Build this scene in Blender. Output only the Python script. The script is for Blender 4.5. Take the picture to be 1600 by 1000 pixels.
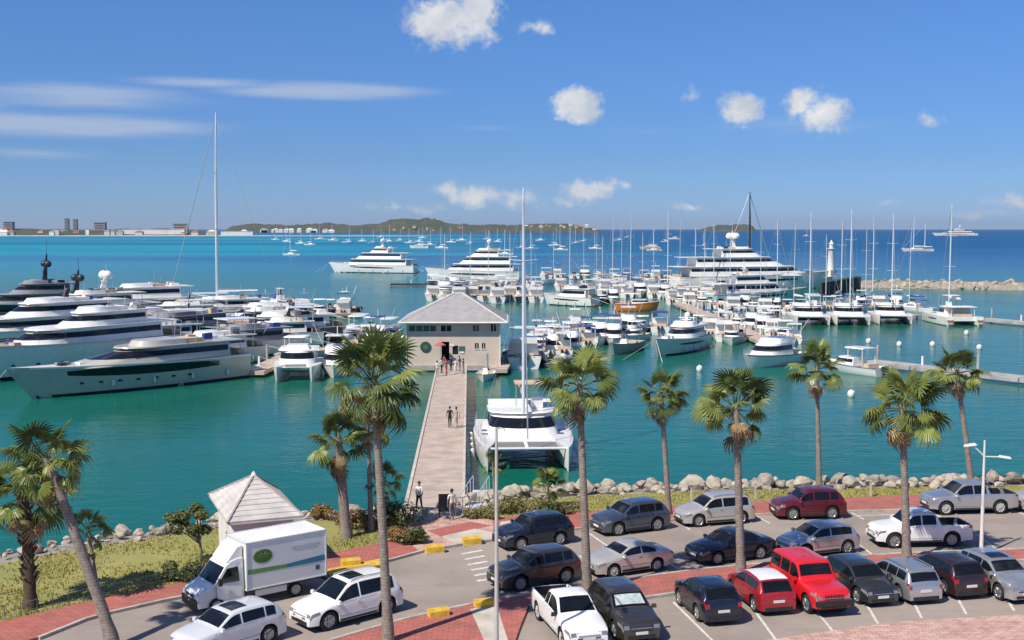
import bpy, bmesh, math, random
from mathutils import Vector, Matrix, noise
R = math.radians
random.seed(7)
for o in list(bpy.data.objects): bpy.data.objects.remove(o, do_unlink=True)
scene = bpy.context.scene
COL = scene.collection

# ------------------------------------------------------------------ camera
F = 1830.0; K = F / 1142; CAMZ = 17.3; GZ = 1.3
PITCH = math.atan(142 / F)
cam_d = bpy.data.cameras.new('camera'); cam = bpy.data.objects.new('camera', cam_d); COL.objects.link(cam)
cam.location = (0, 0, CAMZ); cam.rotation_euler = (R(90) - PITCH, 0, 0)
cam_d.sensor_width = 36; cam_d.lens = 36 * F / 1600; cam_d.clip_start = 0.5; cam_d.clip_end = 200000
scene.camera = cam
scene.render.resolution_x, scene.render.resolution_y = 1024, 640

# ------------------------------------------------------------------ light
SUN = Vector((-0.46, -0.45, 0.765)).normalized()
SUN_EL = math.asin(SUN.z); SUN_AZ = math.atan2(SUN.x, SUN.y)
sun_d = bpy.data.lights.new('sun', 'SUN'); sun = bpy.data.objects.new('sun', sun_d); COL.objects.link(sun)
sun_d.energy = 5.0; sun_d.angle = R(0.53); sun_d.color = (1, 0.925, 0.81)
sun.rotation_euler = SUN.to_track_quat('Z', 'Y').to_euler(); sun.location = (-40, -20, 80)
scene.view_settings.view_transform = 'Standard'; scene.view_settings.look = 'None'
scene.view_settings.exposure = 0.2; scene.view_settings.gamma = 1.0
scene.view_settings.use_curve_mapping = False

class NT:
    def __init__(s, tree): s.t = tree; s.n = tree.nodes; s.l = tree.links
    def node(s, typ, **kw):
        n = s.n.new(typ)
        for k, v in kw.items():
            if k.startswith('i_'):
                key = k[2:]
                key = int(key) if key.isdigit() else key.replace('_', ' ')
                sock = n.inputs[key]
                if isinstance(v, bpy.types.NodeSocket): s.l.new(v, sock)
                else: sock.default_value = v
            else: setattr(n, k, v)
        return n
    def math(s, op, a, b=None, c=None, clamp=False):
        n = s.n.new('ShaderNodeMath'); n.operation = op; n.use_clamp = clamp
        for i, v in enumerate((a, b, c)):
            if v is None: continue
            if isinstance(v, bpy.types.NodeSocket): s.l.new(v, n.inputs[i])
            else: n.inputs[i].default_value = v
        return n.outputs[0]
    def vmath(s, op, a, b=None):
        n = s.n.new('ShaderNodeVectorMath'); n.operation = op
        for i, v in enumerate((a, b)):
            if v is None: continue
            if isinstance(v, bpy.types.NodeSocket): s.l.new(v, n.inputs[i])
            else: n.inputs[i].default_value = v
        return n.outputs['Value'] if op in ('LENGTH', 'DOT_PRODUCT') else n.outputs[0]
    def mapr(s, v, a, b, c=0., d=1., smooth=False):
        n = s.n.new('ShaderNodeMapRange'); n.interpolation_type = 'SMOOTHSTEP' if smooth else 'LINEAR'
        s.l.new(v, n.inputs[0])
        for i, q in enumerate((a, b, c, d)): n.inputs[i + 1].default_value = q
        return n.outputs[0]
    def mix(s, fac, a, b, blend='MIX'):
        n = s.n.new('ShaderNodeMix'); n.data_type = 'RGBA'; n.blend_type = blend
        for i, v in ((0, fac), (6, a), (7, b)):
            if isinstance(v, bpy.types.NodeSocket): s.l.new(v, n.inputs[i])
            else: n.inputs[i].default_value = (*v, 1) if isinstance(v, tuple) and len(v) == 3 else v
        return n.outputs[2]
    def noise(s, vec, scale, detail=3, rough=0.55, out=0):
        n = s.node('ShaderNodeTexNoise'); n.inputs['Scale'].default_value = scale
        n.inputs['Detail'].default_value = detail; n.inputs['Roughness'].default_value = rough
        if vec is not None: s.l.new(vec, n.inputs['Vector'])
        return n.outputs[out]

# ------------------------------------------------------------------ sky with clouds
world = bpy.data.worlds.new('World'); scene.world = world; world.use_nodes = True
w = NT(world.node_tree); w.n.clear()
sky = w.node('ShaderNodeTexSky', sky_type='NISHITA', sun_disc=False, sun_elevation=SUN_EL, sun_rotation=SUN_AZ,
             altitude=0.0, air_density=1.0, dust_density=0.2, ozone_density=2.0)
tc = w.node('ShaderNodeTexCoord')
dirv = tc.outputs['Generated']
sx = w.node('ShaderNodeSeparateXYZ'); w.l.new(dirv, sx.inputs[0])
az = w.math('ARCTAN2', sx.outputs[0], sx.outputs[1]); el = w.math('ARCSINE', sx.outputs[2])
cx = w.node('ShaderNodeCombineXYZ'); w.l.new(az, cx.inputs[0]); w.l.new(el, cx.inputs[1])
base = cx.outputs[0]
tint = w.mix(w.mapr(el, 0.06, 0.20, smooth=True), w.mix(w.mapr(el, 0.0, 0.06), (0.48, 0.75, 1.55), (0.40, 0.68, 1.28)), (0.46, 0.80, 1.36))
skyc = w.mix(1.0, sky.outputs[0], tint, 'MULTIPLY')
dn = w.noise(base, 40, 5, 0.62, 1)
dist = w.vmath('MULTIPLY', w.vmath('SUBTRACT', dn, (0.5, 0.5, 0.5)), (0.026, 0.022, 0))
pos = w.vmath('ADD', base, dist)
def azel(u, v):
    x = (u - 800) / F; y = -(v - 500) / F
    c, s_ = math.cos(PITCH), math.sin(PITCH)
    d = Vector((x, c + y * s_, -s_ + y * c)).normalized()
    return math.atan2(d.x, d.y), math.asin(d.z)
def blob(coord, a, e, ra, re, amp=1.0):
    v = w.vmath('MULTIPLY', w.vmath('SUBTRACT', coord, (a, e, 0)), (1 / ra, 1 / re, 0))
    return w.mapr(w.vmath('LENGTH', v), 1.0, 0.0, 0.0, amp)
cum = None
CL = [(690, 35, 66, 40, 1.1), (745, 20, 44, 50, 1.15), (660, 45, 32, 22, .9), (903, 162, 44, 27, 1.35), (1160, 170, 40, 28, 1.15), (1250, 160, 32, 24, 1.1),
      (1290, 178, 46, 34, .95), (838, 45, 34, 14, .62), (740, 308, 66, 18, .85), (700, 302, 36, 15, .8), (805, 312, 52, 20, .7), (915, 300, 50, 19, .95), (948, 292, 38, 14, .85), (885, 316, 40, 12, .6),
      (1452, 190, 26, 16, .55), (1590, 318, 60, 15, .7), (1530, 335, 60, 9, .55), (610, 322, 40, 12, .5), (1080, 150, 26, 22, .45), (1075, 322, 40, 9, .5), (660, 325, 50, 9, .55), (1390, 318, 30, 8, .45)]
rg = random.Random(3)
blobs = [(*azel(u, v), ru / F * 1.25, rv / F * 1.4, amp) for u, v, ru, rv, amp in CL]
for b in blobs:
    m = blob(pos, *b); cum = m if cum is None else w.math('MAXIMUM', cum, m)
fine = w.noise(base, 85, 6, 0.62)
dens = w.math('ADD', w.math('MULTIPLY', cum, 1.25), w.math('MULTIPLY', w.math('SUBTRACT', fine, 0.5), 1.35))
cumd = w.mapr(dens, 0.22, 0.98, 0, 0.96, True)
cumd = w.math('MULTIPLY', cumd, w.mapr(cum, 0.0, 0.12))
# same scattered cumulus, added over the unseen sky for neutral fill light
rest = w.math('MAXIMUM', w.mapr(w.math('ABSOLUTE', az), 0.5, 0.75, smooth=True), w.mapr(el, 0.26, 0.42, smooth=True))
gen = w.mapr(w.noise(dirv, 4.2, 6, 0.55), 0.53, 0.66, 0, 0.95, True)
cumd = w.math('MAXIMUM', cumd, w.math('MULTIPLY', gen, rest))
# thin streaks of high cloud
st = w.vmath('MULTIPLY', base, (8.0, 100.0, 1))
sn = w.noise(st, 1.6, 5, 0.62)
cir = None
for u, v, ru, rv, amp in [(90, 195, 330, 26, 1.25), (130, 150, 250, 30, 1.0), (500, 142, 250, 20, 1.25), (330, 130, 200, 14, .9), (60, 240, 150, 14, .7), (-220, 150, 300, 60, 1.0), (760, 200, 90, 8, .5), (1250, 195, 260, 30, .5), (1000, 205, 200, 22, .35)]:
    m = blob(base, *azel(u, v), ru / F, rv / F, amp); cir = m if cir is None else w.math('MAXIMUM', cir, m)
cird = w.mapr(w.math('MULTIPLY', cir, w.math('ADD', sn, 0.25)), 0.10, 0.75, 0, 0.62, True)
shade = w.noise(pos, 34, 4)
ccol = w.mix(w.mapr(shade, 0.35, 0.7), (6.6, 7.2, 8.3), (10.6, 10.6, 10.4))
c1 = w.mix(cird, skyc, (6.4, 7.2, 8.8))
c2 = w.mix(cumd, c1, ccol)
bg = w.node('ShaderNodeBackground'); bg.inputs['Strength'].default_value = 0.071
w.l.new(c2, bg.inputs['Color'])
wo = w.node('ShaderNodeOutputWorld'); w.l.new(bg.outputs[0], wo.inputs['Surface'])
world.cycles.sampling_method = 'MANUAL'; world.cycles.sample_map_resolution = 1024

# ------------------------------------------------------------------ placing helpers
def ray(u, v):
    x = (u - 800) / F; y = -(v - 500) / F
    c, s_ = math.cos(PITCH), math.sin(PITCH)
    return Vector((x, c + y * s_, -s_ + y * c))
def P(u, v, z=GZ):
    d = ray(u, v); t = (z - CAMZ) / d.z
    return Vector((d.x * t, d.y * t, z))
def Q(u, v, Y):
    d = ray(u, v); t = Y / d.y
    return Vector((d.x * t, Y, CAMZ + d.z * t))

# ------------------------------------------------------------------ materials
def mat(name, col, rough=0.6, metal=0.0, var=0.12, scale=3.0, bump=0.0, bscale=40.0, coat=0.0, col2=None, spec=0.5, coords='Object', detail=4, trans=0.0):
    m = bpy.data.materials.new(name); m.use_nodes = True
    t = NT(m.node_tree); b = t.n['Principled BSDF']
    tcn = t.node('ShaderNodeTexCoord'); vec = tcn.outputs['Object']
    if coords == 'World': vec = t.node('ShaderNodeNewGeometry').outputs['Position']
    nz = t.noise(vec, scale, detail, 0.6)
    c2 = col2 if col2 else tuple(min(1, c * (1 - 2.2 * var)) for c in col)
    c = t.mix(t.mapr(nz, 0.36, 0.68), col, c2)
    t.l.new(c, b.inputs['Base Color'])
    b.inputs['Metallic'].default_value = metal
    b.inputs['Specular IOR Level'].default_value = spec
    r = t.mapr(t.noise(vec, scale * 2.3, 2), 0.3, 0.7, max(0.02, rough * 0.85), min(1, rough * 1.2))
    t.l.new(r, b.inputs['Roughness'])
    if coat: b.inputs['Coat Weight'].default_value = coat; b.inputs['Coat Roughness'].default_value = 0.06
    if trans: b.inputs['Transmission Weight'].default_value = trans
    if bump:
        bn = t.node('ShaderNodeBump'); bn.inputs['Strength'].default_value = bump; bn.inputs['Distance'].default_value = 0.02
        t.l.new(t.noise(vec, bscale, 3), bn.inputs['Height']); t.l.new(bn.outputs[0], b.inputs['Normal'])
    return m
M = {}
M['white'] = mat('white_gelcoat', (.84, .82, .775), .28, var=.04, scale=1.2, coat=.3)
M['offwhite'] = mat('offwhite_gelcoat', (.70, .69, .65), .35, var=.06, scale=1.2)
M['greyhull'] = mat('silver_grey_hull', (.50, .47, .41), .25, var=.05, scale=.5, coat=.4)
M['darkhull'] = mat('navy_hull', (.02, .03, .05), .2, var=.1, coat=.5)
M['aquahull'] = mat('pale_aqua_hull', (.36, .62, .58), .3, var=.06, coat=.3)
M['orange'] = mat('orange_hull', (.93, .27, .05), .35, var=.12)
M['redhull'] = mat('red_hull', (.55, .06, .06), .35, var=.12)
M['glass'] = mat('tinted_glass', (.010, .013, .018), .05, var=.1, spec=.42)
M['teak'] = mat('teak_deck', (.42, .30, .20), .7, var=.15, scale=6)
M['greydeck'] = mat('grey_deck', (.40, .39, .38), .75, var=.12, scale=2)
M['alu'] = mat('mast_aluminium', (.74, .75, .76), .35, metal=.15, var=.04)
M['steel'] = mat('rail_steel', (.62, .62, .62), .3, metal=.7, var=.05)
M['darkmetal'] = mat('dark_metal', (.03, .035, .05), .45, var=.2)
M['black'] = mat('black_rubber', (.018, .018, .018), .75, var=.25, scale=8)
M['canvasblue'] = mat('blue_canvas', (.03, .07, .30), .85, var=.2)
M['canvasgrey'] = mat('grey_canvas', (.25, .26, .28), .9, var=.15)
M['canvaswhite'] = mat('white_canvas', (.76, .75, .71), .85, var=.07)
M['cushion'] = mat('tan_cushion', (.62, .47, .33), .85, var=.15)
M['net'] = mat('trampoline_net', (.22, .22, .22), .9, var=.2, scale=30)
M['tubegrey'] = mat('grey_inflatable_tube', (.33, .35, .36), .6, var=.1)
M['concrete'] = mat('pier_concrete', (.50, .405, .335), .85, var=.14, scale=.7, bump=.3, bscale=18, coords='World')
M['concretegrey'] = mat('grey_concrete', (.42, .41, .39), .88, var=.16, scale=.8, bump=.3, bscale=20, coords='World')
M['concretedark'] = mat('dark_and_shaded_stone', (.06, .055, .05), .9, var=.25, scale=1.2, bump=.5, bscale=4, coords='World')  # on the quay this dark tone paints in its shadowed side
M['rock'] = mat('pale_limestone_rock', (.47, .41, .33), .9, var=.2, scale=1.3, bump=.9, bscale=7, col2=(.28, .25, .20))
M['rockdark'] = mat('weathered_rock', (.36, .32, .26), .92, var=.2, scale=1.3, bump=.9, bscale=7, col2=(.16, .14, .12))
M['grass'] = mat('dry_lawn', (.30, .28, .09), .95, var=.2, scale=.35, bump=.7, bscale=30, col2=(.21, .215, .06), coords='World', detail=8)
M['blade'] = mat('grass_blades', (.27, .27, .075), .9, var=.25, scale=.4, col2=(.38, .32, .12), coords='World')
M['soil'] = mat('dry_soil', (.33, .25, .15), .95, var=.2, scale=.8, bump=.6, bscale=20, coords='World')
M['red'] = mat('red_paving', (.50, .135, .105), .88, var=.2, scale=.8, bump=.35, bscale=25, col2=(.34, .115, .095), coords='World', detail=8)
M['pink'] = mat('pink_paving', (.66, .46, .39), .88, var=.2, scale=1.6, bump=.3, bscale=25, col2=(.47, .25, .21), coords='World', detail=8)
M['palepave'] = mat('pale_paving', (.56, .50, .42), .88, var=.12, scale=.9, bump=.3, bscale=25, coords='World')
M['kerb'] = mat('kerb_stone', (.48, .44, .39), .9, var=.18, scale=1.5, bump=.3, bscale=25, coords='World')
M['yellow'] = mat('yellow_road_paint', (.74, .47, .03), .7, var=.2, scale=3, bump=.2)
M['line'] = mat('white_road_paint', (.70, .67, .62), .8, var=.12, scale=4, col2=(.47, .44, .40), coords='World')
M['trunk'] = mat('palm_trunk', (.31, .26, .22), .92, var=.2, scale=5, bump=.8, bscale=14, col2=(.18, .145, .12))
def rings(m):
    t = NT(m.node_tree); b = t.n['Principled BSDF']; src = b.inputs['Base Color'].links[0].from_socket; tcn = t.node('ShaderNodeTexCoord')
    wv = t.node('ShaderNodeTexWave', wave_type='BANDS', bands_direction='Z'); wv.inputs['Scale'].default_value = 2.6; wv.inputs['Distortion'].default_value = 3.0; wv.inputs['Detail'].default_value = 3
    t.l.new(tcn.outputs['Object'], wv.inputs['Vector']); t.l.new(t.mix(t.mapr(wv.outputs['Fac'], .55, .9, 0, .38), src, (.10, .08, .065)), b.inputs['Base Color'])
rings(M['trunk'])
M['boots'] = mat('old_leaf_bases', (.10, .07, .045), .95, var=.25, scale=6, bump=.8, bscale=14)
M['bark'] = mat('tree_bark', (.20, .16, .12), .92, var=.25, scale=5, bump=.6, bscale=14)
def leafmat(name, c1, c2, tr=.25):
    m = bpy.data.materials.new(name); m.use_nodes = True; t = NT(m.node_tree); b = t.n['Principled BSDF']
    oi = t.node('ShaderNodeObjectInfo'); g = t.node('ShaderNodeNewGeometry')
    nz = t.noise(g.outputs['Position'], 2.1, 3)
    f = t.math('ADD', t.math('MULTIPLY', oi.outputs['Random'], .55), t.math('MULTIPLY', nz, .55))
    t.l.new(t.mix(t.mapr(f, .25, .85), c1, c2), b.inputs['Base Color'])
    b.inputs['Roughness'].default_value = .42; b.inputs['Specular IOR Level'].default_value = .45
    tl = t.node('ShaderNodeBsdfTranslucent'); t.l.new(t.mix(t.mapr(f, .25, .85), tuple(c * 1.3 for c in c1), tuple(c * 1.3 for c in c2)), tl.inputs[0])
    mx = t.node('ShaderNodeMixShader'); mx.inputs[0].default_value = tr
    t.l.new(b.outputs[0], mx.inputs[1]); t.l.new(tl.outputs[0], mx.inputs[2])
    t.l.new(mx.outputs[0], t.n['Material Output'].inputs[0])
    return m
M['frond'] = leafmat('palm_frond_green', (.045, .080, .018), (.25, .285, .065))
M['deadfrond'] = leafmat('palm_frond_dry', (.20, .13, .06), (.34, .25, .13), .12)
M['leaf'] = leafmat('shrub_leaf', (.05, .075, .022), (.12, .14, .04))
M['leafrust'] = leafmat('rusty_leaf', (.17, .08, .03), (.26, .15, .05))
M['leafolive'] = leafmat('olive_leaf', (.13, .12, .04), (.25, .22, .08))

# road and car park surface: worn tan-grey asphalt
def worn(m, brick=None):
    # stains, tyre marks and (for paving) joints worked into the surface colour
    t = NT(m.node_tree); b = t.n['Principled BSDF']; src = b.inputs['Base Color'].links[0].from_socket
    p = t.node('ShaderNodeNewGeometry').outputs['Position']
    st = t.mapr(t.noise(p, .9, 6, .65), .60, .78, 0, .42, True)
    c = t.mix(st, src, (.10, .085, .075))
    c = t.mix(t.mapr(t.noise(t.vmath('MULTIPLY', p, (.25, 2.2, 1)), .8, 4), .56, .75, 0, .22), c, (.14, .12, .105))
    c = t.mix(t.mapr(t.noise(p, 26, 3), .45, .75, 0, .25), c, (.55, .47, .40))
    if brick:
        k = t.node('ShaderNodeTexBrick'); k.inputs['Scale'].default_value = 1.0; k.inputs['Brick Width'].default_value = .42; k.inputs['Row Height'].default_value = .21; k.inputs['Mortar Size'].default_value = .014
        k.inputs['Color1'].default_value = (1, 1, 1, 1); k.inputs['Color2'].default_value = (.80, .78, .76, 1); k.inputs['Mortar'].default_value = (.52, .48, .45, 1)
        t.l.new(p, k.inputs['Vector']); c = t.mix(1.0, c, k.outputs['Color'], 'MULTIPLY')
    t.l.new(c, b.inputs['Base Color']); return m
worn(M['red'], True); worn(M['pink'], True); worn(M['palepave']); worn(M['kerb']); worn(M['yellow'])
def road_mat():
    m = mat('worn_asphalt', (.32, .27, .232), .9, var=.15, scale=.25, bump=.35, bscale=45, col2=(.235, .197, .17), coords='World', detail=9)
    return worn(m)
M['asphalt'] = road_mat()

# water
def water_mat():
    m = bpy.data.materials.new('sea_water'); m.use_nodes = True; t = NT(m.node_tree); b = t.n['Principled BSDF']
    g = t.node('ShaderNodeNewGeometry'); p = g.outputs['Position']
    s = t.node('ShaderNodeSeparateXYZ'); t.l.new(p, s.inputs[0]); X, Y = s.outputs[0], s.outputs[1]
    # sea bed: marina basin, turquoise sand bottom, deep water
    near = t.mix(t.mapr(t.noise(p, .03, 4), .35, .7), (.004, .104, .074), (.006, .128, .088))
    band = t.vmath('MULTIPLY', p, (.0011 / K, .0042 / K, 0))
    bn = t.noise(band, 1.0, 4, .55)
    lr = t.math('ADD', X, t.math('MULTIPLY', t.math('SUBTRACT', bn, .5), 700 * K))
    turq = t.mix(t.mapr(bn, .42, .6, smooth=True), (.005, .25, .33), (.005, .13, .25))
    deep = t.mix(t.mapr(t.noise(band, 2.2, 4), .38, .65), (.003, .060, .165), (.003, .088, .205))
    side = t.mapr(lr, -330, 260, smooth=True)
    far = t.mix(side, turq, deep)
    far = t.mix(t.mapr(t.math('ADD', Y, t.math('MULTIPLY', bn, 900 * K)), 1700 * K, 4200 * K, smooth=True), far, (.003, .060, .165))
    edge = t.math('ADD', Y, t.math('MULTIPLY', t.math('SUBTRACT', bn, .5), 160 * K))
    c = t.mix(t.mapr(edge, 170 * K, 400 * K, smooth=True), near, far)
    t.l.new(c, b.inputs['Base Color'])
    b.inputs['IOR'].default_value = 1.33; t.l.new(t.mapr(Y, 60 * K, 260 * K, .18, .10), b.inputs['Specular IOR Level'])
    t.l.new(t.mapr(Y, 40 * K, 700 * K, .11, .34), b.inputs['Roughness'])
    wv = t.vmath('MULTIPLY', p, (.55, 1.0, 1.0))
    h1 = t.noise(wv, .55, 3, .6); h2 = t.noise(wv, 2.3, 3, .6)
    patch = t.mapr(t.noise(p, .045, 3), .35, .65, .35, 1.0)
    h = t.math('MULTIPLY', t.math('ADD', h1, t.math('MULTIPLY', h2, .32)), patch)
    bu = t.node('ShaderNodeBump'); bu.inputs['Strength'].default_value = .55; bu.inputs['Distance'].default_value = .22
    t.l.new(h, bu.inputs['Height']); t.l.new(bu.outputs[0], b.inputs['Normal'])
    return m
M['water'] = water_mat()
def paint(name, col, metal=0.0, rough=.32):
    m = bpy.data.materials.new(name); m.use_nodes = True; t = NT(m.node_tree); b = t.n['Principled BSDF']
    tcn = t.node('ShaderNodeTexCoord')
    d = t.mapr(t.noise(tcn.outputs['Object'], 1.7, 5), .45, .75, 0, .22)
    t.l.new(t.mix(d, col, tuple(min(1, c * .82 + .03) for c in col)), b.inputs['Base Color'])
    b.inputs['Metallic'].default_value = metal; b.inputs['Roughness'].default_value = rough
    b.inputs['Coat Weight'].default_value = .8; b.inputs['Coat Roughness'].default_value = .05
    return m
M['tyre'] = mat('tyre_rubber', (.02, .02, .02), .85, var=.2)
M['rim'] = mat('alloy_rim', (.48, .48, .49), .35, metal=.75, var=.08)
M['steelrim'] = mat('painted_steel_rim', (.62, .60, .56), .45, metal=.2, var=.12)
M['trim'] = mat('black_plastic_trim', (.022, .022, .024), .55, var=.15)
M['lampclear'] = mat('clear_lamp_lens', (.20, .21, .22), .08, var=.06, coat=.6)
M['lampred'] = mat('red_lamp_lens', (.38, .015, .015), .12, var=.1, coat=.6)
M['plate'] = mat('number_plate', (.70, .70, .66), .5, var=.05)
M['carglass'] = mat('car_glass', (.008, .010, .012), .03, var=.1, spec=.5)
M['underbody'] = mat('underbody_black', (.008, .008, .008), .9, var=.2)

# ------------------------------------------------------------------ mesh builder
class MB:
    def __init__(s): s.v = []; s.f = []; s.m = []
    def add(s, vs, fs, mi=0):
        o = len(s.v); s.v += [tuple(v) for v in vs]; s.f += [tuple(i + o for i in f) for f in fs]; s.m += [mi] * len(fs); return s
    def box(s, c, d, rz=0., ry=0., rx=0., mi=0, top=1.0):
        x, y, z = d[0] / 2, d[1] / 2, d[2] / 2
        pts = [Vector(p) for p in [(-x, -y, -z), (x, -y, -z), (x, y, -z), (-x, y, -z), (-x * top, -y * top, z), (x * top, -y * top, z), (x * top, y * top, z), (-x * top, y * top, z)]]
        if rz or ry or rx:
            m = Matrix.Rotation(rz, 3, 'Z') @ Matrix.Rotation(ry, 3, 'Y') @ Matrix.Rotation(rx, 3, 'X'); pts = [m @ p for p in pts]
        c = Vector(c)
        return s.add([p + c for p in pts], [(3, 2, 1, 0), (4, 5, 6, 7), (0, 1, 5, 4), (1, 2, 6, 5), (2, 3, 7, 6), (3, 0, 4, 7)], mi)
    def loft(s, rings, closed=True, cap0=True, cap1=True, mi=0):
        n = len(rings[0]); vs = [p for r in rings for p in r]; fs = []
        for i in range(len(rings) - 1):
            for j in range(n if closed else n - 1):
                k = (j + 1) % n
                fs.append((i * n + j, i * n + k, (i + 1) * n + k, (i + 1) * n + j))
        if cap0: fs.append(tuple(range(n - 1, -1, -1)))
        if cap1: fs.append(tuple((len(rings) - 1) * n + j for j in range(n)))
        return s.add(vs, fs, mi)
    def tube(s, pts, r, n=6, mi=0, caps=True):
        pts = [Vector(p) for p in pts]; rs = r if isinstance(r, (list, tuple)) else [r] * len(pts)
        rings = []; up = None
        for i, p in enumerate(pts):
            d = (pts[min(i + 1, len(pts) - 1)] - pts[max(i - 1, 0)]).normalized()
            if up is None: up = d.orthogonal().normalized()
            up = (up - d * up.dot(d)); up = up.normalized() if up.length > 1e-5 else d.orthogonal().normalized()
            sd = d.cross(up)
            rings.append([p + (up * math.cos(a) + sd * math.sin(a)) * rs[i] for a in [2 * math.pi * k / n for k in range(n)]])
        return s.loft(rings, True, caps, caps, mi)
    def prism(s, poly, z0, z1, mi=0):
        a = [(p[0], p[1], z0) for p in poly]; b = [(p[0], p[1], z1) for p in poly]
        ar = sum(poly[i][0] * poly[(i + 1) % len(poly)][1] - poly[(i + 1) % len(poly)][0] * poly[i][1] for i in range(len(poly)))
        if ar < 0: a.reverse(); b.reverse()
        return s.loft([a, b], True, True, True, mi)
    def lathe(s, prof, c=(0, 0, 0), n=16, axis='z', mi=0, cap=True):
        rings = []
        for r, h in prof:
            ring = []
            for k in range(n):
                a = 2 * math.pi * k / n; q = (r * math.cos(a), r * math.sin(a), h)
                if axis == 'y': q = (q[0], q[2], -q[1])
                if axis == 'x': q = (q[2], q[0], q[1])
                ring.append((q[0] + c[0], q[1] + c[1], q[2] + c[2]))
            rings.append(ring)
        return s.loft(rings, True, cap, cap, mi)
    def mesh(s, name, mats, smooth=True, angle=38):
        me = bpy.data.meshes.new(name); me.from_pydata(s.v, [], s.f)
        for m in (mats if isinstance(mats, (list, tuple)) else [mats]): me.materials.append(m)
        if any(s.m): me.polygons.foreach_set('material_index', s.m)
        me.validate()
        if smooth:
            me.polygons.foreach_set('use_smooth', [True] * len(me.polygons)); me.set_sharp_from_angle(angle=R(angle))
        me.update(); return me
    def build(s, name, mats, parent=None, loc=(0, 0, 0), rz=0., smooth=True, angle=38):
        return link(name, s.mesh(name, mats, smooth, angle), parent, loc, rz)
def link(name, me, parent=None, loc=(0, 0, 0), rz=0.):
    o = bpy.data.objects.new(name, me); COL.objects.link(o); o.parent = parent
    o.location = loc; o.rotation_euler = (0, 0, rz); return o
def tag(o, label=None, cat=None, group=None, kind=None):
    if label: o['label'] = label
    if cat: o['category'] = cat
    if group: o['group'] = group
    if kind: o['kind'] = kind
    return o
def thing(name, label, cat, loc=(0, 0, 0), rz=0., group=None):
    o = bpy.data.objects.new(name, None); COL.objects.link(o); o.empty_display_size = .3
    o.location = loc; o.rotation_euler = (0, 0, rz); return tag(o, label, cat, group)
def copy_tree(o, parent=None):
    c = o.copy(); COL.objects.link(c); c.parent = parent
    for ch in o.children: copy_tree(ch, c)
    return c
def struct(name, mb, m, **k): return tag(mb.build(name, m, **k), kind='structure')
def interp(tab, x):
    if x <= tab[0][0]: return tab[0][1]
    for (a, b), (c, d) in zip(tab, tab[1:]):
        if x <= c: return b + (d - b) * (x - a) / max(1e-9, c - a)
    return tab[-1][1]
# ------------------------------------------------------------------ sea
mb = MB(); S = 60000
xs = [-S, -3000, -400, 0, 400, 3000, S]; ys = [-200, 300, 1500, 6000, S]
vs = [(x, y, 0) for y in ys for x in xs]; n = len(xs)
mb.add(vs, [(j * n + i, j * n + i + 1, (j + 1) * n + i + 1, (j + 1) * n + i) for j in range(len(ys) - 1) for i in range(n - 1)])
struct('sea', mb, M['water'], smooth=False)

# ------------------------------------------------------------------ land
SHORE = [(-110, 2), (-70, 30), (-45, 46)] + [tuple(P(u, v, 0)[:2]) for u, v in [(-60, 902), (0, 888), (60, 876), (190, 856), (330, 834), (500, 822), (640, 818), (730, 800), (800, 791), (1000, 781), (1300, 774), (1600, 770)]] + [(60, 78), (130, 80)]
def off(pl, d):
    out = []
    for i, p in enumerate(pl):
        a = Vector(pl[max(i - 1, 0)]); b = Vector(pl[min(i + 1, len(pl) - 1)]); t = (b - a).normalized()
        out.append((p[0] + t.y * d, p[1] - t.x * d))
    return out
TOP = off(SHORE, 4.0); TOE = off(SHORE, -1.2)
land = TOP + [(130, -60), (-110, -60)]
struct('ground', MB().prism(land, -2, GZ), M['soil'], smooth=False)
bank = struct('rock_bank', MB().loft([[(x, y, GZ - .01) for x, y in TOP], [(x, y, 1.2) for x, y in off(SHORE, 2.1)], [(x, y, .25) for x, y in SHORE], [(x, y, -1.2) for x, y in TOE]], False, False, False), M['rockdark'])

def poly(pts, z=GZ): return [tuple(P(u, v, z)[:2]) for u, v in pts]
WUP = [(-260, 1040), (-100, 1001), (0, 976), (144, 942), (281, 914), (440, 883), (590, 853), (640, 838), (700, 822), (775, 812), (900, 803), (1100, 790), (1250, 783), (1450, 776), (1620, 772), (1900, 768)]
WLO = [(-200, 1070), (-60, 1034), (60, 1000), (144, 966), (281, 935), (400, 916), (512, 897), (600, 880), (665, 862), (720, 853), (775, 845), (900, 828), (1100, 810), (1250, 803), (1443, 798), (1620, 794), (1900, 789)]
wup = poly(WUP); wlo = poly(WLO)
lawn = [(x, y) for x, y in TOP if -60 < x < 100]
struct('lawn', MB().prism([(lawn[0][0], lawn[0][1]), *lawn[1:], (100, 70), *reversed([(x, y + .02) for x, y in wup]), (-40, 34)], GZ - .3, GZ + .05), M['grass'], smooth=False)
lot = [(130, 62)] + list(reversed(wlo)) + [(-60, 24), (-60, -30), (130, -30)]
struct('car_park', MB().prism(lot, GZ - .3, GZ + .004), M['asphalt'], smooth=False)
struct('walkway', MB().prism(wup + list(reversed(wlo)), GZ - .3, GZ + .12), M['red'], smooth=False)

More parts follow.
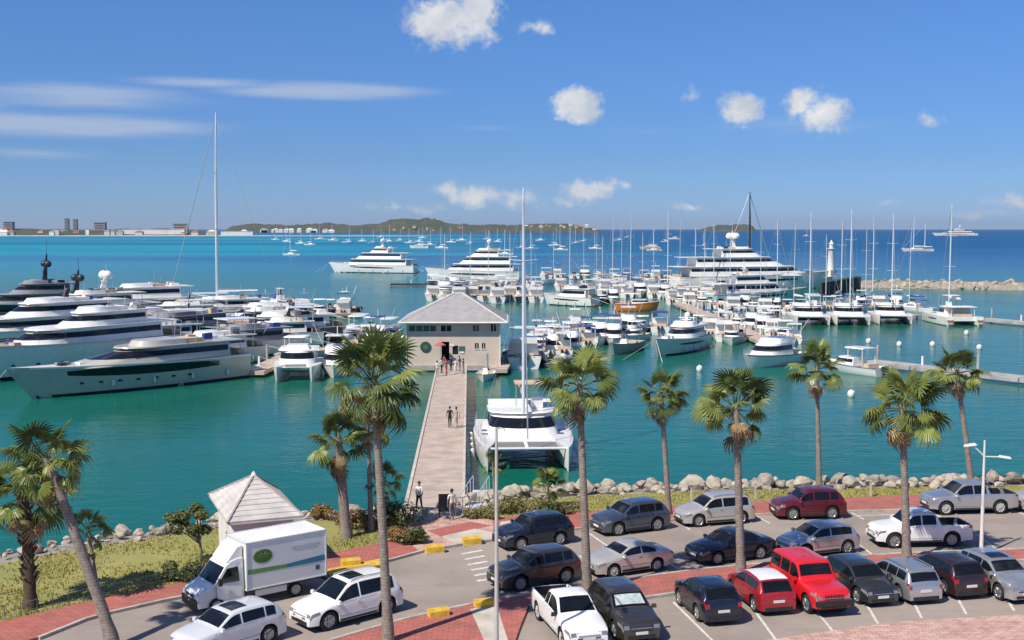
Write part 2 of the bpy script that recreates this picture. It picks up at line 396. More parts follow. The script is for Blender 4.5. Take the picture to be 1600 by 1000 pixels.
def kerb_run(name, pts, wdt, z0, z1, m, parent=None, seg=1.0, gap=.02, label=None):
    """row of single kerb stones along a polyline, sharing one mesh"""
    L = [0]
    for a, b in zip(pts, pts[1:]): L.append(L[-1] + math.dist(a, b))
    me = None; k = 0; out = []
    s = 0
    while s + seg <= L[-1]:
        def at(q):
            for i in range(len(pts) - 1):
                if q <= L[i + 1]:
                    t = (q - L[i]) / max(1e-6, L[i + 1] - L[i]); return Vector(pts[i]).lerp(Vector(pts[i + 1]), t)
            return Vector(pts[-1])
        a, b = at(s), at(s + seg)
        if me is None: me = MB().box((0, 0, (z0 + z1) / 2), (seg - gap, wdt, z1 - z0)).mesh(name, m, False)
        o = link(name, me, parent, ((a.x + b.x) / 2, (a.y + b.y) / 2, random.uniform(-.006, .006)), math.atan2(b.y - a.y, b.x - a.x)); out.append(o)
        s += seg
    return out
wk = bpy.data.objects['walkway']
kerb_run('kerb_stone', wlo[2:-1], .16, GZ - .1, GZ + .135, M['kerb'], wk, 1.2)

# pale and pink patches on the walkway where the pier starts
struct('pier_forecourt', MB().prism(poly([(628, 838), (648, 803), (735, 803), (770, 812), (772, 838), (700, 853), (655, 861)], GZ + .12), GZ, GZ + .126), M['pink'], smooth=False)
struct('pale_path', MB().prism(poly([(690, 838), (742, 826), (772, 832), (772, 841), (712, 850)], GZ + .13), GZ + .05, GZ + .132), M['palepave'], smooth=False)
struct('red_band', MB().prism(poly([(668, 829), (735, 815), (768, 821), (742, 827), (690, 839)], GZ + .13), GZ + .05, GZ + .131), M['red'], smooth=False)
struct('pale_slab', MB().prism(poly([(780, 830), (782, 815), (815, 811), (880, 806), (880, 812), (830, 824)], GZ + .13), GZ + .05, GZ + .129), M['palepave'], smooth=False)

# island and median strip between the two rows of cars
MUP = [(470, 1020), (520, 1003), (616, 975), (690, 957), (780, 938), (850, 930), (900, 924), (970, 911), (1030, 901), (1100, 892), (1186, 884), (1330, 872), (1450, 866), (1620, 860), (1800, 853)]
MLO = [(800, 1020), (812, 985), (826, 950), (900, 946), (1000, 938), (1040, 932), (1200, 910), (1330, 893), (1450, 885), (1620, 877), (1800, 869)]
mup, mlo = poly(MUP), poly(MLO)
isl = struct('median_strip', MB().prism(mup + list(reversed(mlo)), GZ - .2, GZ + .12), M['red'], smooth=False)
kerb_run('kerb_stone', mup, .18, GZ - .1, GZ + .14, M['kerb'], isl, 1.2)
kerb_run('kerb_stone', mlo[2:], .18, GZ - .1, GZ + .14, M['kerb'], isl, 1.2)
struct('pale_strip', MB().prism(poly([(735, 952), (775, 943), (800, 1020), (765, 1020)], GZ + .12), GZ, GZ + .126), M['palepave'], smooth=False)
struct('pink_road', MB().prism(poly([(1130, 1030), (1180, 1003), (1240, 994), (1344, 979), (1422, 970), (1600, 960), (1800, 949), (1900, 1040)]), GZ - .1, GZ + .009), M['pink'], smooth=False)

# painted lines
def line(a, b, wd=.11, z=.012, name='bay_line'):
    a, b = P(*a), P(*b); d = (b - a); L = d.length
    o = MB().box((0, 0, 0), (L, wd, .004)).build(name, M['line'], None, ((a.x + b.x) / 2, (a.y + b.y) / 2, GZ + z), math.atan2(d.y, d.x), False)
    return tag(o, kind='structure')
for a, b in [((1052, 941), (1116, 1004)), ((1160, 928), (1212, 1000)), ((985, 951), (1022, 1010)), ((1240, 910), (1300, 985)), ((1330, 905), (1372, 975)), ((1405, 895), (1440, 966)), ((1470, 888), (1510, 960)), ((1540, 884), (1585, 955)), ((1603, 880), (1650, 950)),
             ((921, 834), (953, 856)), ((1048, 882), (1076, 897)), ((1180, 806), (1203, 818)), ((1060, 815), (1078, 828)), ((905, 868), (925, 884)), ((1205, 862), (1226, 878)), ((1340, 850), (1362, 866)), ((1330, 801), (1350, 812)), ((1455, 800), (1475, 812)), ((1340, 806), (1440, 803)), ((780, 842), (800, 860)), ((1590, 800), (1620, 812)), ((1525, 835), (1560, 860))]:
    line(a, b)
for i in range(6):
    t = i / 5
    line((722 + t * 24, 866 + t * 42), (754 + t * 18, 860 + t * 44), .22, name='crossing_bar')

# yellow painted kerb blocks
def yblock(u, v, rz, label, L=1.0):
    p = P(u, v, GZ + .0); b = MB()
    prof = [(-.21, 0), (.21, 0), (.19, .34), (.13, .42), (-.13, .42), (-.19, .34)]
    b.loft([[(x * L, y * 1., z) for y, z in prof] for x in (-.5, .5)])
    t = thing('yellow_block', label, 'kerb block', (p.x, p.y, GZ + .0), R(rz), 'yellow painted kerb blocks')
    b.build('block_body', M['yellow'], t, angle=20)
    MB().box((0, 0, .02), (L * 1.06, .5, .05)).build('foot', M['kerb'], t)
yblock(679, 864, 20, 'yellow kerb block by the dark bushes left of the pier forecourt', .9)
yblock(737, 851, 20, 'yellow kerb block in front of the pale path to the pier', .95)
yblock(548, 886, 20, 'large yellow kerb block just behind the delivery truck', .9)
yblock(685, 966, 24, 'yellow kerb block on the near island left of the lamp post', .85)
yblock(756, 951, 20, 'yellow kerb block beside the foot of the lamp post', .8)
tag(MB().prism(poly([(512, 889), (600, 872), (603, 881), (514, 898)], GZ + .13), GZ + .05, GZ + .142).build('yellow_kerb_band', M['yellow'], smooth=False), kind='structure')

# ------------------------------------------------------------------ rocks
def rock_mesh(seed, m, sub=2):
    rr = random.Random(seed); bm = bmesh.new(); bmesh.ops.create_icosphere(bm, subdivisions=sub, radius=1)
    ofs = Vector((rr.uniform(-50, 50), rr.uniform(-50, 50), rr.uniform(-50, 50)))
    cuts = [(Vector((rr.uniform(-1, 1), rr.uniform(-1, 1), rr.uniform(-1, 1))).normalized(), rr.uniform(.55, .85)) for _ in range(7)]
    for v in bm.verts:
        c = v.co.copy(); c *= 1 + .35 * noise.noise(c * 1.1 + ofs)
        for nn, d in cuts:
            e = c.dot(nn) - d
            if e > 0: c -= nn * e * .9
        v.co = Vector((c.x, c.y * .8, c.z * .68))
    me = bpy.data.meshes.new('rock'); bm.to_mesh(me); bm.free(); me.materials.append(m); return me
ROCKS = [rock_mesh(i, M['rock'] if i < 5 else M['rockdark']) for i in range(8)]
def rock(parent, p, s, rr):
    o = link('rock', rr.choice(ROCKS), parent, p); o.scale = (s * rr.uniform(.8, 1.35), s, s * rr.uniform(.75, 1.15))
    o.rotation_euler = (rr.uniform(-.4, .4), rr.uniform(-.4, .4), rr.uniform(0, 6.28)); return o
rr = random.Random(11)
Ls = [0]
for a, b in zip(SHORE, SHORE[1:]): Ls.append(Ls[-1] + math.dist(a, b))
def shore_at(q):
    for i in range(len(SHORE) - 1):
        if q <= Ls[i + 1]:
            t = (q - Ls[i]) / (Ls[i + 1] - Ls[i]); a, b = Vector(SHORE[i]), Vector(SHORE[i + 1]); d = (b - a).normalized()
            return a.lerp(b, t), Vector((d.y, -d.x))
    return Vector(SHORE[-1]), Vector((0, -1))
q0 = Ls[3]; q1 = Ls[14]
nrow = 66
for k in range(nrow):
    for row, (d, z, s) in enumerate([(.2, .42, .62), (1.2, .98, .60), (2.1, 1.36, .52), (3.0, 1.52, .46), (3.9, 1.44, .34)]):
        q = q0 + (q1 - q0) * (k + rr.uniform(-.4, .4) + row * .33) / nrow
        p, nn = shore_at(q); p = p + nn * (d + rr.uniform(-.25, .25))
        if -8.5 < p.x < -2.4 and row < 3: continue
        if row == 4 and rr.random() < .5: continue
        lf = .62 if p.x < -9 else 1.0
        rock(bank, (p.x, p.y, z + rr.uniform(-.15, .2)), s * lf * rr.choice((.55, .7, .85, 1.0, 1.25, 1.5)), rr)

# ------------------------------------------------------------------ pier
pa = (P(628, 812) + P(725, 812)).xy / 2; pb_ = (P(682, 580) + P(728, 580)).xy / 2; pb_ = pa + (pb_ - pa) * 1.07; pd = (pb_ - pa).normalized(); pn = Vector((pd.y, -pd.x)); plen = (pb_ - pa).length
pier = tag(bpy.data.objects.new('pier', None), kind='structure'); COL.objects.link(pier); pier['label'] = 'long pale concrete pier leading to the hipped-roof building'
pier.location = (pa.x, pa.y, 0); pier.rotation_euler = (0, 0, math.atan2(pd.y, pd.x))
ns = 64; sl = plen / ns
me = MB().box((0, 0, 0), (sl - .03, 3.1, .26)).mesh('deck_slab', M['concrete'], False)
for i in range(ns): link('deck_slab', me, pier, (sl * (i + .5), 0, GZ + .01 + random.uniform(-.008, .008)))
for s_ in (-1, 1):
    me = MB().box((0, 0, 0), (sl * 4 - .02, .2, .36)).mesh('edge_beam', M['palepave'], False)
    for i in range(ns // 4): link('edge_beam', me, pier, (sl * (4 * i + 2), s_ * 1.66, GZ + .03))
MB().box((plen / 2 + 2, 0, GZ - .35), (plen - 4, 2.6, .4)).build('under_beam', M['concretegrey'], pier)
me = MB().lathe([(.22, -2), (.22, .9)], n=10).mesh('pile', M['concretegrey'])
for i in range(4, ns, 4):
    for s_ in (-1, 1): link('pile', me, pier, (sl * i, s_ * 1.15, 0))

# ------------------------------------------------------------------ pier building
WALLC = mat('beige_render', (.60, .50, .41), .9, var=.1, scale=.5, bump=.2, bscale=12, col2=(.52, .42, .34))
ROOFC = bpy.data.materials.new('weathered_shingle_roof'); ROOFC.use_nodes = True
t = NT(ROOFC.node_tree); g = t.node('ShaderNodeNewGeometry'); bsd = t.n['Principled BSDF']
bk = t.node('ShaderNodeTexBrick'); bk.inputs['Scale'].default_value = 1.0
bk.inputs['Color1'].default_value = (.29, .275, .28, 1); bk.inputs['Color2'].default_value = (.36, .34, .34, 1); bk.inputs['Mortar'].default_value = (.15, .14, .14, 1)
bk.inputs['Mortar Size'].default_value = .012; bk.inputs['Brick Width'].default_value = .5; bk.inputs['Row Height'].default_value = .22
pz = t.node('ShaderNodeSeparateXYZ'); t.l.new(g.outputs['Position'], pz.inputs[0])
cz = t.node('ShaderNodeCombineXYZ'); t.l.new(t.math('ADD', pz.outputs[0], t.math('MULTIPLY', pz.outputs[1], .6)), cz.inputs[0]); t.l.new(t.math('MULTIPLY', pz.outputs[2], 1.8), cz.inputs[1])
t.l.new(cz.outputs[0], bk.inputs['Vector'])
t.l.new(t.mix(t.mapr(t.noise(g.outputs['Position'], .9, 5), .4, .7, 0, .6), bk.outputs['Color'], (.38, .365, .365)), bsd.inputs['Base Color']); bsd.inputs['Roughness'].default_value = .9
bp = t.node('ShaderNodeBump'); bp.inputs['Strength'].default_value = .5; bp.inputs['Distance'].default_value = .03
t.l.new(bk.outputs['Fac'], bp.inputs['Height']); bp.invert = True; t.l.new(bp.outputs[0], bsd.inputs['Normal'])
BY = P(700, 570, .8).y
bx0, bx1 = Q(636, 560, BY).x, Q(781, 560, BY).x; bz1 = Q(700, 503, BY).z; bz0 = .75
bld = thing('pier_building', 'two-storey beige building with grey hipped roof at the end of the pier', 'building', ((bx0 + bx1) / 2, BY, 0))
bcx = (bx0 + bx1) / 2; BW = (bx1 - bx0) / 2; BD = 10.5
def rect(u0, u1, v0, v1):
    a, b = Q(u0, v1, BY), Q(u1, v0, BY); return (a.x - bcx, b.x - bcx, a.z, b.z)
wins = [rect(639, 660, 507.5, 518), rect(661.5, 681, 507.5, 518), rect(689, 705, 507.5, 518), rect(739, 748, 507, 518), rect(767, 775, 505, 518), rect(742, 748, 536, 545), rect(753, 758.5, 536, 545)]
door = rect(690, 702, 534, 563); door = (door[0], door[1], 1.35, door[3])
sidew = rect(707, 716, 540, 554)
holes = wins + [door, sidew]
def wall_holes(mb, x0, x1, z0, z1, holes, y):
    X = sorted({x0, x1, *[h[0] for h in holes], *[h[1] for h in holes]}); Z = sorted({z0, z1, *[h[2] for h in holes], *[h[3] for h in holes]})
    for i in range(len(X) - 1):
        for j in range(len(Z) - 1):
            mx, mz = (X[i] + X[i + 1]) / 2, (Z[j] + Z[j + 1]) / 2
            if any(h[0] < mx < h[1] and h[2] < mz < h[3] for h in holes): continue
            mb.add([(X[i], y, Z[j]), (X[i + 1], y, Z[j]), (X[i + 1], y, Z[j + 1]), (X[i], y, Z[j + 1])], [(0, 1, 2, 3)])
    for h in holes:
        d = .25; a, b, c, e = h
        mb.add([(a, y, c), (b, y, c), (b, y, e), (a, y, e), (a, y + d, c), (b, y + d, c), (b, y + d, e), (a, y + d, e)], [(0, 4, 5, 1), (1, 5, 6, 2), (2, 6, 7, 3), (3, 7, 4, 0)])
wm = MB(); wall_holes(wm, -BW, BW, bz0, bz1, holes, 0)
wm.build('front_wall', WALLC, bld, smooth=False)
MB().add([(-BW, 0, bz0), (-BW, BD, bz0), (-BW, BD, bz1), (-BW, 0, bz1), (BW, 0, bz0), (BW, BD, bz0), (BW, BD, bz1), (BW, 0, bz1)], [(1, 0, 3, 2), (4, 5, 6, 7), (5, 1, 2, 6)]).build('side_walls', WALLC, bld, smooth=False)
GRN = mat('green_shutter', (.06, .14, .10), .6, var=.15)
for i, h in enumerate(wins):
    wo_ = MB().box(((h[0] + h[1]) / 2, .16, (h[2] + h[3]) / 2), (h[1] - h[0], .04, h[3] - h[2])).build('window', M['glass'] if i > 1 else GRN, bld, smooth=False)
    f = MB(); a, b, c, e = h
    for p, s in (((a + b) / 2, -.0, c - .05), (b - a + .2, .12, .1)), : f.box(p, s)
    f.box(((a + b) / 2, .1, (c + e) / 2), (.07, .06, e - c)); f.box(((a + b) / 2, .1, e - .04), (b - a, .06, .08))
    f.build('window_frame', M['offwhite'], wo_, smooth=False)
MB().box(((door[0] + door[1]) / 2, 1.2, (door[2] + door[3]) / 2), (door[1] - door[0] + .4, .05, door[3] - door[2])).build('doorway_shade', M['underbody'], bld, smooth=False)  # black sheet stands in for the shade inside the open doorway
MB().box(((sidew[0] + sidew[1]) / 2, .18, (sidew[2] + sidew[3]) / 2), (sidew[1] - sidew[0], .04, sidew[3] - sidew[2])).build('glazed_panel', M['glass'], bld, smooth=False)
em = Q(665, 542, BY)
MB().lathe([(.66, -.0), (.66, .06), (.60, .09)], (em.x - bcx, -.09, em.z), 28, 'y').build('round_emblem', mat('dark_green_emblem', (.035, .09, .065), .6, var=.25, scale=5), bld)
MB().lathe([(.30, 0), (.30, .03)], (em.x - bcx, -.12, em.z), 20, 'y').build('emblem_centre', mat('emblem_grey_green', (.12, .17, .14), .7, var=.3, scale=7), bld)
for (u0, u1, v0, v1, m) in [(703, 710, 538, 541, M['white']), (717, 726, 541, 548, GRN), (719, 725, 549, 552, M['white'])]:
    a = rect(u0, u1, v0, v1); MB().box(((a[0] + a[1]) / 2, -.05, (a[2] + a[3]) / 2), (a[1] - a[0], .05, a[3] - a[2])).build('wall_sign', m, bld, smooth=False)
MB().box((0, BD / 2, .45), (2 * BW + .7, BD + .7, .6)).build('base_slab', M['concretegrey'], bld)
MB().box((0, BD / 2, -.3), (2 * BW - .6, BD - .6, .95)).build('foundation', M['concretedark'], bld)
ov = .95; ez = bz1 - .02; ax = Q(716, 458, BY + BD / 2); rz_ = ax.z; rx = ax.x - bcx
e = [(-BW - ov, -ov), (BW + ov, -ov), (BW + ov, BD + ov), (-BW - ov, BD + ov)]
r1, r2 = (rx - .5, BD / 2, rz_), (rx + .5, BD / 2, rz_)
MB().add([(*q, ez) for q in e] + [r1, r2], [(0, 1, 5, 4), (1, 2, 5), (2, 3, 4, 5), (3, 0, 4)]).build('roof', ROOFC, bld, smooth=False)
rb = bpy.data.objects.get('roof')
f = MB()
for i in range(4):
    a, b = Vector((*e[i], ez)), Vector((*e[(i + 1) % 4], ez)); f.tube([a, b], .10, 6)
f.build('gutter', M['white'], bld)
f = MB()
for i, rp in ((0, r1), (1, r2), (2, r2), (3, r1)): f.tube([Vector((*e[i], ez + .02)), Vector(rp) + Vector((0, 0, .03))], .09, 5)
f.tube([r1, r2], .1, 5); f.build('hip_ridge', mat('pale_ridge_cap', (.62, .60, .60), .8, var=.1), rb)
MB().add([(*q, ez - .03) for q in e], [(3, 2, 1, 0)]).build('soffit', M['offwhite'], bld, smooth=False)
for x in (-BW - .05, BW + .05): MB().tube([(x, -.08, bz0), (x, -.08, ez)], .07, 6).build('downpipe', M['white'], bld)

# ------------------------------------------------------------------ kiosk by the shore
k0, k1, k2 = P(330, 770, 3.9).xy, P(352, 815, 3.9).xy, P(470, 803, 3.9).xy; kc = (k0 + k2) / 2; ka = math.atan2(k2.y - k1.y, k2.x - k1.x) - .04
ki = thing('kiosk', 'small white kiosk with pale pyramid roof behind the delivery truck', 'kiosk', (kc.x, kc.y, GZ), ka)
EX, EY = (k2 - k1).length / 2, (k0 - k1).length / 2; WX, WY = EX - .4, EY - .4; hw = WY
kwh = mat('white_stucco', (.72, .69, .65), .9, var=.08, scale=.8, bump=.2, bscale=14)
kb = MB(); kb.box((0, 0, 1.3), (2 * WX, 2 * WY, 2.6)); kb.build('wall', kwh, ki)
kd = MB().box((.3, -WY - .01, 1.05), (.9, .06, 2.0)).build('door', M['canvasgrey'], ki)
MB().box((.66, -hw - .06, 1.05), (.05, .06, .12)).build('handle', M['steel'], kd)
sh = MB().box((-.95, -hw - .01, 1.45), (.8, .05, .9)).build('shutter', M['canvasgrey'], ki)
kroof = mat('pale_shingle', (.57, .53, .50), .92, var=.12, scale=1.2, bump=.6, bscale=9, col2=(.42, .39, .37))
az_ = Q(389, 743, kc.y).z - GZ
def kface(i):
    c = [(-EX, -EY), (EX, -EY), (EX, EY), (-EX, EY)]; return c[i], c[(i + 1) % 4]
f = MB()
for i in range(4):
    a, b = kface(i); n_ = 9
    for k in range(n_):   # shingle courses, each stepped over the one below
        t0, t1 = k / n_, (k + 1) / n_ + .012
        if k == n_ - 1: t1 = .985
        z0, z1 = 2.5 + (az_ - 2.5) * t0 + .045, 2.5 + (az_ - 2.5) * min(1, t1)
        A = (a[0] * (1 - t0), a[1] * (1 - t0), z0); B = (b[0] * (1 - t0), b[1] * (1 - t0), z0)
        C = (b[0] * (1 - t1), b[1] * (1 - t1), z1); D = (a[0] * (1 - t1), a[1] * (1 - t1), z1)
        f.add([A, B, C, D, (A[0], A[1], z0 - .05), (B[0], B[1], z0 - .05)], [(0, 1, 2, 3), (4, 5, 1, 0)])
kr = f.build('roof', kroof, ki, smooth=False)
f = MB()
for i in range(4):
    a, _ = kface(i); f.tube([(a[0] * 1.01, a[1] * 1.01, 2.53), (0, 0, az_ + .04)], .06, 5)
f.build('hip_cap', mat('grey_ridge', (.36, .33, .31), .8, var=.1), kr)
MB().lathe([(.16, az_ - .05), (.12, az_ + .1), (.02, az_ + .22)], n=10).build('finial', kwh, kr)
MB().box((0, 0, 2.44), (2 * EX - .02, 2 * EY - .02, .1)).build('eaves', M['offwhite'], ki)

# ------------------------------------------------------------------ breakwater, quay and light tower
rr = random.Random(5)
A, B = P(1338, 449, 0), P(1780 * K, 474, 0); d = (B - A); L = d.length; dn_ = d.normalized(); nn = Vector((-dn_.y, dn_.x, 0))
bw = thing('breakwater', 'long pale rock breakwater closing the marina on the right', 'breakwater')
f = MB(); rings = []
for k in range(24):
    q = A + d * k / 23; rings.append([q - nn * 2 + Vector((0, 0, -1)), q + Vector((0, 0, 1.2)), q + nn * 2 + Vector((0, 0, 2.0)), q + nn * 5 + Vector((0, 0, 2.0)), q + nn * 9 + Vector((0, 0, -1))])
f.loft(rings, False, False, False).build('core', M['rockdark'], bw)
for k in range(270):
    t_ = rr.random(); lv = rr.random(); q = A + d * t_ + nn * (lv * 3.2 - .6)
    rock(bw, (q.x, q.y, .1 + lv * 2.1), rr.uniform(.7, 1.5), rr)
A2, B2 = P(1284, 464, 0), P(1345, 452, 0); d2 = B2 - A2
f = MB().prism([A2[:2], B2[:2], (B2.x + 1, B2.y + 7), (A2.x + 1, A2.y + 7)], -1, 3.6)
qy = tag(f.build('stone_quay', M['concretedark'], smooth=False), 'stone quay wall, its shadowed side coloured dark, below the white light tower', 'quay')  # shade on the near face is put into the stone colour
lp = P(1298, 432, 3.6)
lt = thing('light_tower', 'small white harbour light tower on the dark quay', 'lighthouse', (lp.x, lp.y, 3.6))
MB().lathe([(1.25, 0), (1.15, .5), (.82, 7.8), (.95, 8.0)], n=20).build('tower', M['white'], lt)
MB().lathe([(1.25, 8.0), (1.25, 8.15)], n=20).build('gallery', M['offwhite'], lt)
la = MB().lathe([(.6, 8.15), (.6, 9.4)], n=12).build('lantern', M['offwhite'], lt)
MB().lathe([(.75, 9.4), (.4, 9.9), (.05, 10.6)], n=12).build('cap', M['white'], la)
MB().box((0, -1.18, 1), (.7, .1, 1.8)).build('door', M['canvasgrey'], lt)

# ------------------------------------------------------------------ far hills and shore
HILL = mat('scrubby_hillside', (.042, .060, .034), .95, var=.25, scale=.010, col2=(.088, .082, .052), coords='World', bump=.8, bscale=.05, detail=9)
SAND = mat('sandy_shore', (.52, .46, .36), .95, var=.15, scale=.02, coords='World')
def hill(name, prof, Y, depth, label=None, m=None):
    us = [p[0] for p in prof]; u0, u1 = us[0], us[-1]; N = int((u1 - u0) / 2.2) + 2; rings = []
    D = 9
    for j in range(D + 1):
        row = []
        for i in range(N + 1):
            u = u0 + (u1 - u0) * i / N; h = interp(prof, u); x = (u - 800) / F * Y
            s = j / D; e_ = math.sin(math.pi * min(1, s * 1.0)) ** .8
            nz = noise.noise(Vector((x * .012, j * .9, 3.3))) * .25 + noise.noise(Vector((x * .05, j * 1.7, 1.3))) * .14
            z = max(0, h * e_ * (1 + (nz if 0 < j < D else 0)))
            row.append((x * (1 + s * depth / Y), Y + s * depth, z - (1.0 if j in (0, D) else 0)))
        rings.append(row)
    o = MB().loft(rings, False, False, False).build(name, m or HILL, angle=60)
    return tag(o, kind='structure')
px = lambda dv, Y: dv / F * Y + CAMZ
def pr(l, Y): return [(u, max(.5, px(358 - v, Y))) for u, v in l]
hill('hill_far_shore', pr([(350, 362), (362, 353), (400, 350), (450, 350), (500, 349), (530, 351), (560, 352), (590, 350), (610, 344), (640, 342), (660, 341), (680, 344), (700, 350), (740, 351), (790, 351), (830, 350), (860, 349), (890, 349), (915, 353), (935, 360), (945, 364)], 3600 * K), 3600 * K, 700)
hill('hill_islet', pr([(1085, 363), (1100, 356), (1120, 352), (1150, 351), (1172, 352), (1178, 356), (1181, 364)], 5200 * K), 5200 * K, 500)
hill('hill_town_shore', pr([(-400, 358), (-200, 352), (0, 358), (60, 358), (120, 359), (170, 358), (200, 357), (240, 358), (300, 360), (345, 366)], 1900 * K), 1900 * K, 500)
hill('beach', [(-420, 1.5), (-100, 2.2), (345, 2.0), (660, 1.0), (670, .2)], 1780 * K, 130, m=SAND)
# buildings on the far shore
PALE = [mat('far_wall_%s' % n_, c, .9, var=.08, scale=.05) for n_, c in (('cream', (.60, .56, .50)), ('white', (.74, .72, .69)), ('grey', (.36, .36, .37)), ('sand', (.50, .43, .34)))]
FROOF = [mat('far_roof_%s' % n_, c, .9, var=.1, scale=.05) for n_, c in (('red', (.34, .13, .08)), ('grey', (.30, .30, .31)), ('white', (.70, .70, .68)))]
FWIN = mat('far_window_glass', (.04, .05, .07), .3, var=.1)
def far_house(u, v, wpx, hpx, Y, label, group=None, wi=0, ri=0, flat=False, name='house', floors=0):
    sc = Y / F; b = Q(u, v, Y); W_, H_ = wpx * sc, hpx * sc; Dp = W_ * .7 if not flat else min(W_, 18)
    z0 = b.z
    t = thing(name, label, 'building', (b.x, Y, z0), 0, group)
    MB().box((0, Dp / 2, H_ / 2 - 3), (W_, Dp, H_ + 6)).build('wall', PALE[wi], t, smooth=False)
    if flat: MB().box((0, Dp / 2, H_ + .5), (W_ + 1, Dp + 1, .9)).build('roof', FROOF[ri], t, smooth=False)
    else:
        f = MB(); x, y0, y1, z, h = W_ / 2 + .8, -.8, Dp + .8, H_, W_ * .22
        f.add([(-x, y0, z), (x, y0, z), (x, y1, z), (-x, y1, z), (-x * .4, Dp / 2, z + h), (x * .4, Dp / 2, z + h)], [(0, 1, 5, 4), (1, 2, 5), (2, 3, 4, 5), (3, 0, 4), (3, 2, 1, 0)]).build('roof', FROOF[ri], t, smooth=False)
    for k in range(floors):
        MB().box((0, -.25, (k + .55) * H_ / floors), (W_ * .86, .4, H_ / floors * .42)).build('window_band', FWIN, t, smooth=False)
    return t
far_house(104, 360, 6, 18, 2000 * K, 'left-hand one of the twin grey tower blocks on the far left shore', wi=2, ri=1, flat=True, name='tower_block', floors=8)
far_house(117, 360, 6, 17, 2000 * K, 'right-hand one of the twin grey tower blocks on the far left shore', wi=2, ri=1, flat=True, name='tower_block', floors=8)
far_house(12, 361, 14, 14, 2000 * K, 'grey apartment block at the far left edge of the skyline', wi=2, ri=1, flat=True, name='apartment_block', floors=6)
far_house(155, 362, 17, 14, 2000 * K, 'pale grey apartment block right of the twin towers', wi=2, ri=1, flat=True, name='apartment_block', floors=5)
far_house(281, 361, 22, 11, 2000 * K, 'grey block above the right end of the long white shed', wi=2, ri=1, flat=True, name='apartment_block', floors=3)
far_house(240, 364, 96, 5, 1920 * K, 'long low white shed on the far left shore', wi=1, ri=2, flat=True, name='warehouse')
far_house(370, 366, 50, 4, 1920 * K, 'long low white hall right of the tall sailing mast', wi=1, ri=2, flat=True, name='warehouse')
rr = random.Random(21)
for k in range(26):
    far_house(rr.uniform(-60, 345), rr.uniform(363, 367), rr.uniform(5, 13), rr.uniform(3, 6), rr.uniform(1860, 1990) * K, 'small pale house in the far shore town below the towers', 'houses of the far shore town', rr.choice((0, 1, 3, 0)), rr.choice((0, 1, 2)))
for k in range(16):
    far_house(rr.uniform(355, 470) if k < 11 else rr.uniform(480, 525), rr.uniform(361.5, 363), rr.uniform(5, 11), rr.uniform(2, 4), 3560 * K, 'small white building along the low shore left of the hill', 'white buildings along the low shore', 1, rr.choice((2, 2, 1)))
for k in range(30):
    u = rr.gauss(860, 45); far_house(u, 352 + rr.uniform(1, 8), rr.uniform(3, 7), rr.uniform(1.5, 2.8), (3650 + rr.uniform(0, 90)) * K, 'tiny villa scattered on the low headland behind the catamaran mast', 'villas on the headland', rr.choice((0, 1, 3)), rr.choice((0, 1, 2, 0)))
for k in range(5):
    far_house(rr.uniform(605, 690), rr.uniform(355, 361), rr.uniform(3, 5), rr.uniform(1.5, 2.5), 3620 * K, 'tiny house at the foot of the round hill', 'houses at the foot of the hill', rr.choice((0, 1, 3)), 0)
# ------------------------------------------------------------------ vehicles
WHEEL = {}
def wheel_meshes(r, wd, steel):
    key = (r, wd, steel)
    if key in WHEEL: return WHEEL[key]
    h = wd / 2
    ty = MB().lathe([(r * .66, -h * .8), (r * .9, -h), (r, -h * .7), (r, h * .7), (r * .9, h), (r * .66, h * .8)], n=24, axis='y', cap=False).mesh('tyre', M['tyre'])
    b = MB(); b.lathe([(r * .67, h * .82), (r * .6, h * .55), (.0, h * .35)], n=20, axis='y', cap=False)
    b.lathe([(r * .67, -h * .82), (r * .6, -h * .55), (.0, -h * .35)], n=20, axis='y', cap=False)
    for k in range(5 if not steel else 8):
        a = 2 * math.pi * k / (5 if not steel else 8)
        for sg in (1, -1): b.box((math.cos(a) * r * .34, sg * h * .72, math.sin(a) * r * .34), (r * .62, .03, r * (.16 if not steel else .1)), ry=-a)
    for sg in (1, -1): b.lathe([(r * .15, 0), (r * .13, .05)] , (0, sg * h * .62, 0), 10, 'y')
    dk = MB().lathe([(r * .63, -h * .3), (r * .63, h * .3)], n=16, axis='y').mesh('brake_disc', M['underbody'])
    WHEEL[key] = (ty, b.mesh('rim', M['steelrim'] if steel else M['rim']), dk); return WHEEL[key]
def add_wheels(t, r, wd, axles, ty_, steel=False):
    a, b, c = wheel_meshes(r, wd, steel)
    for x in axles:
        for s in (1, -1):
            w_ = link('wheel', a, t, (x, s * ty_, r)); link('rim', b, w_); link('brake_disc', c, w_)

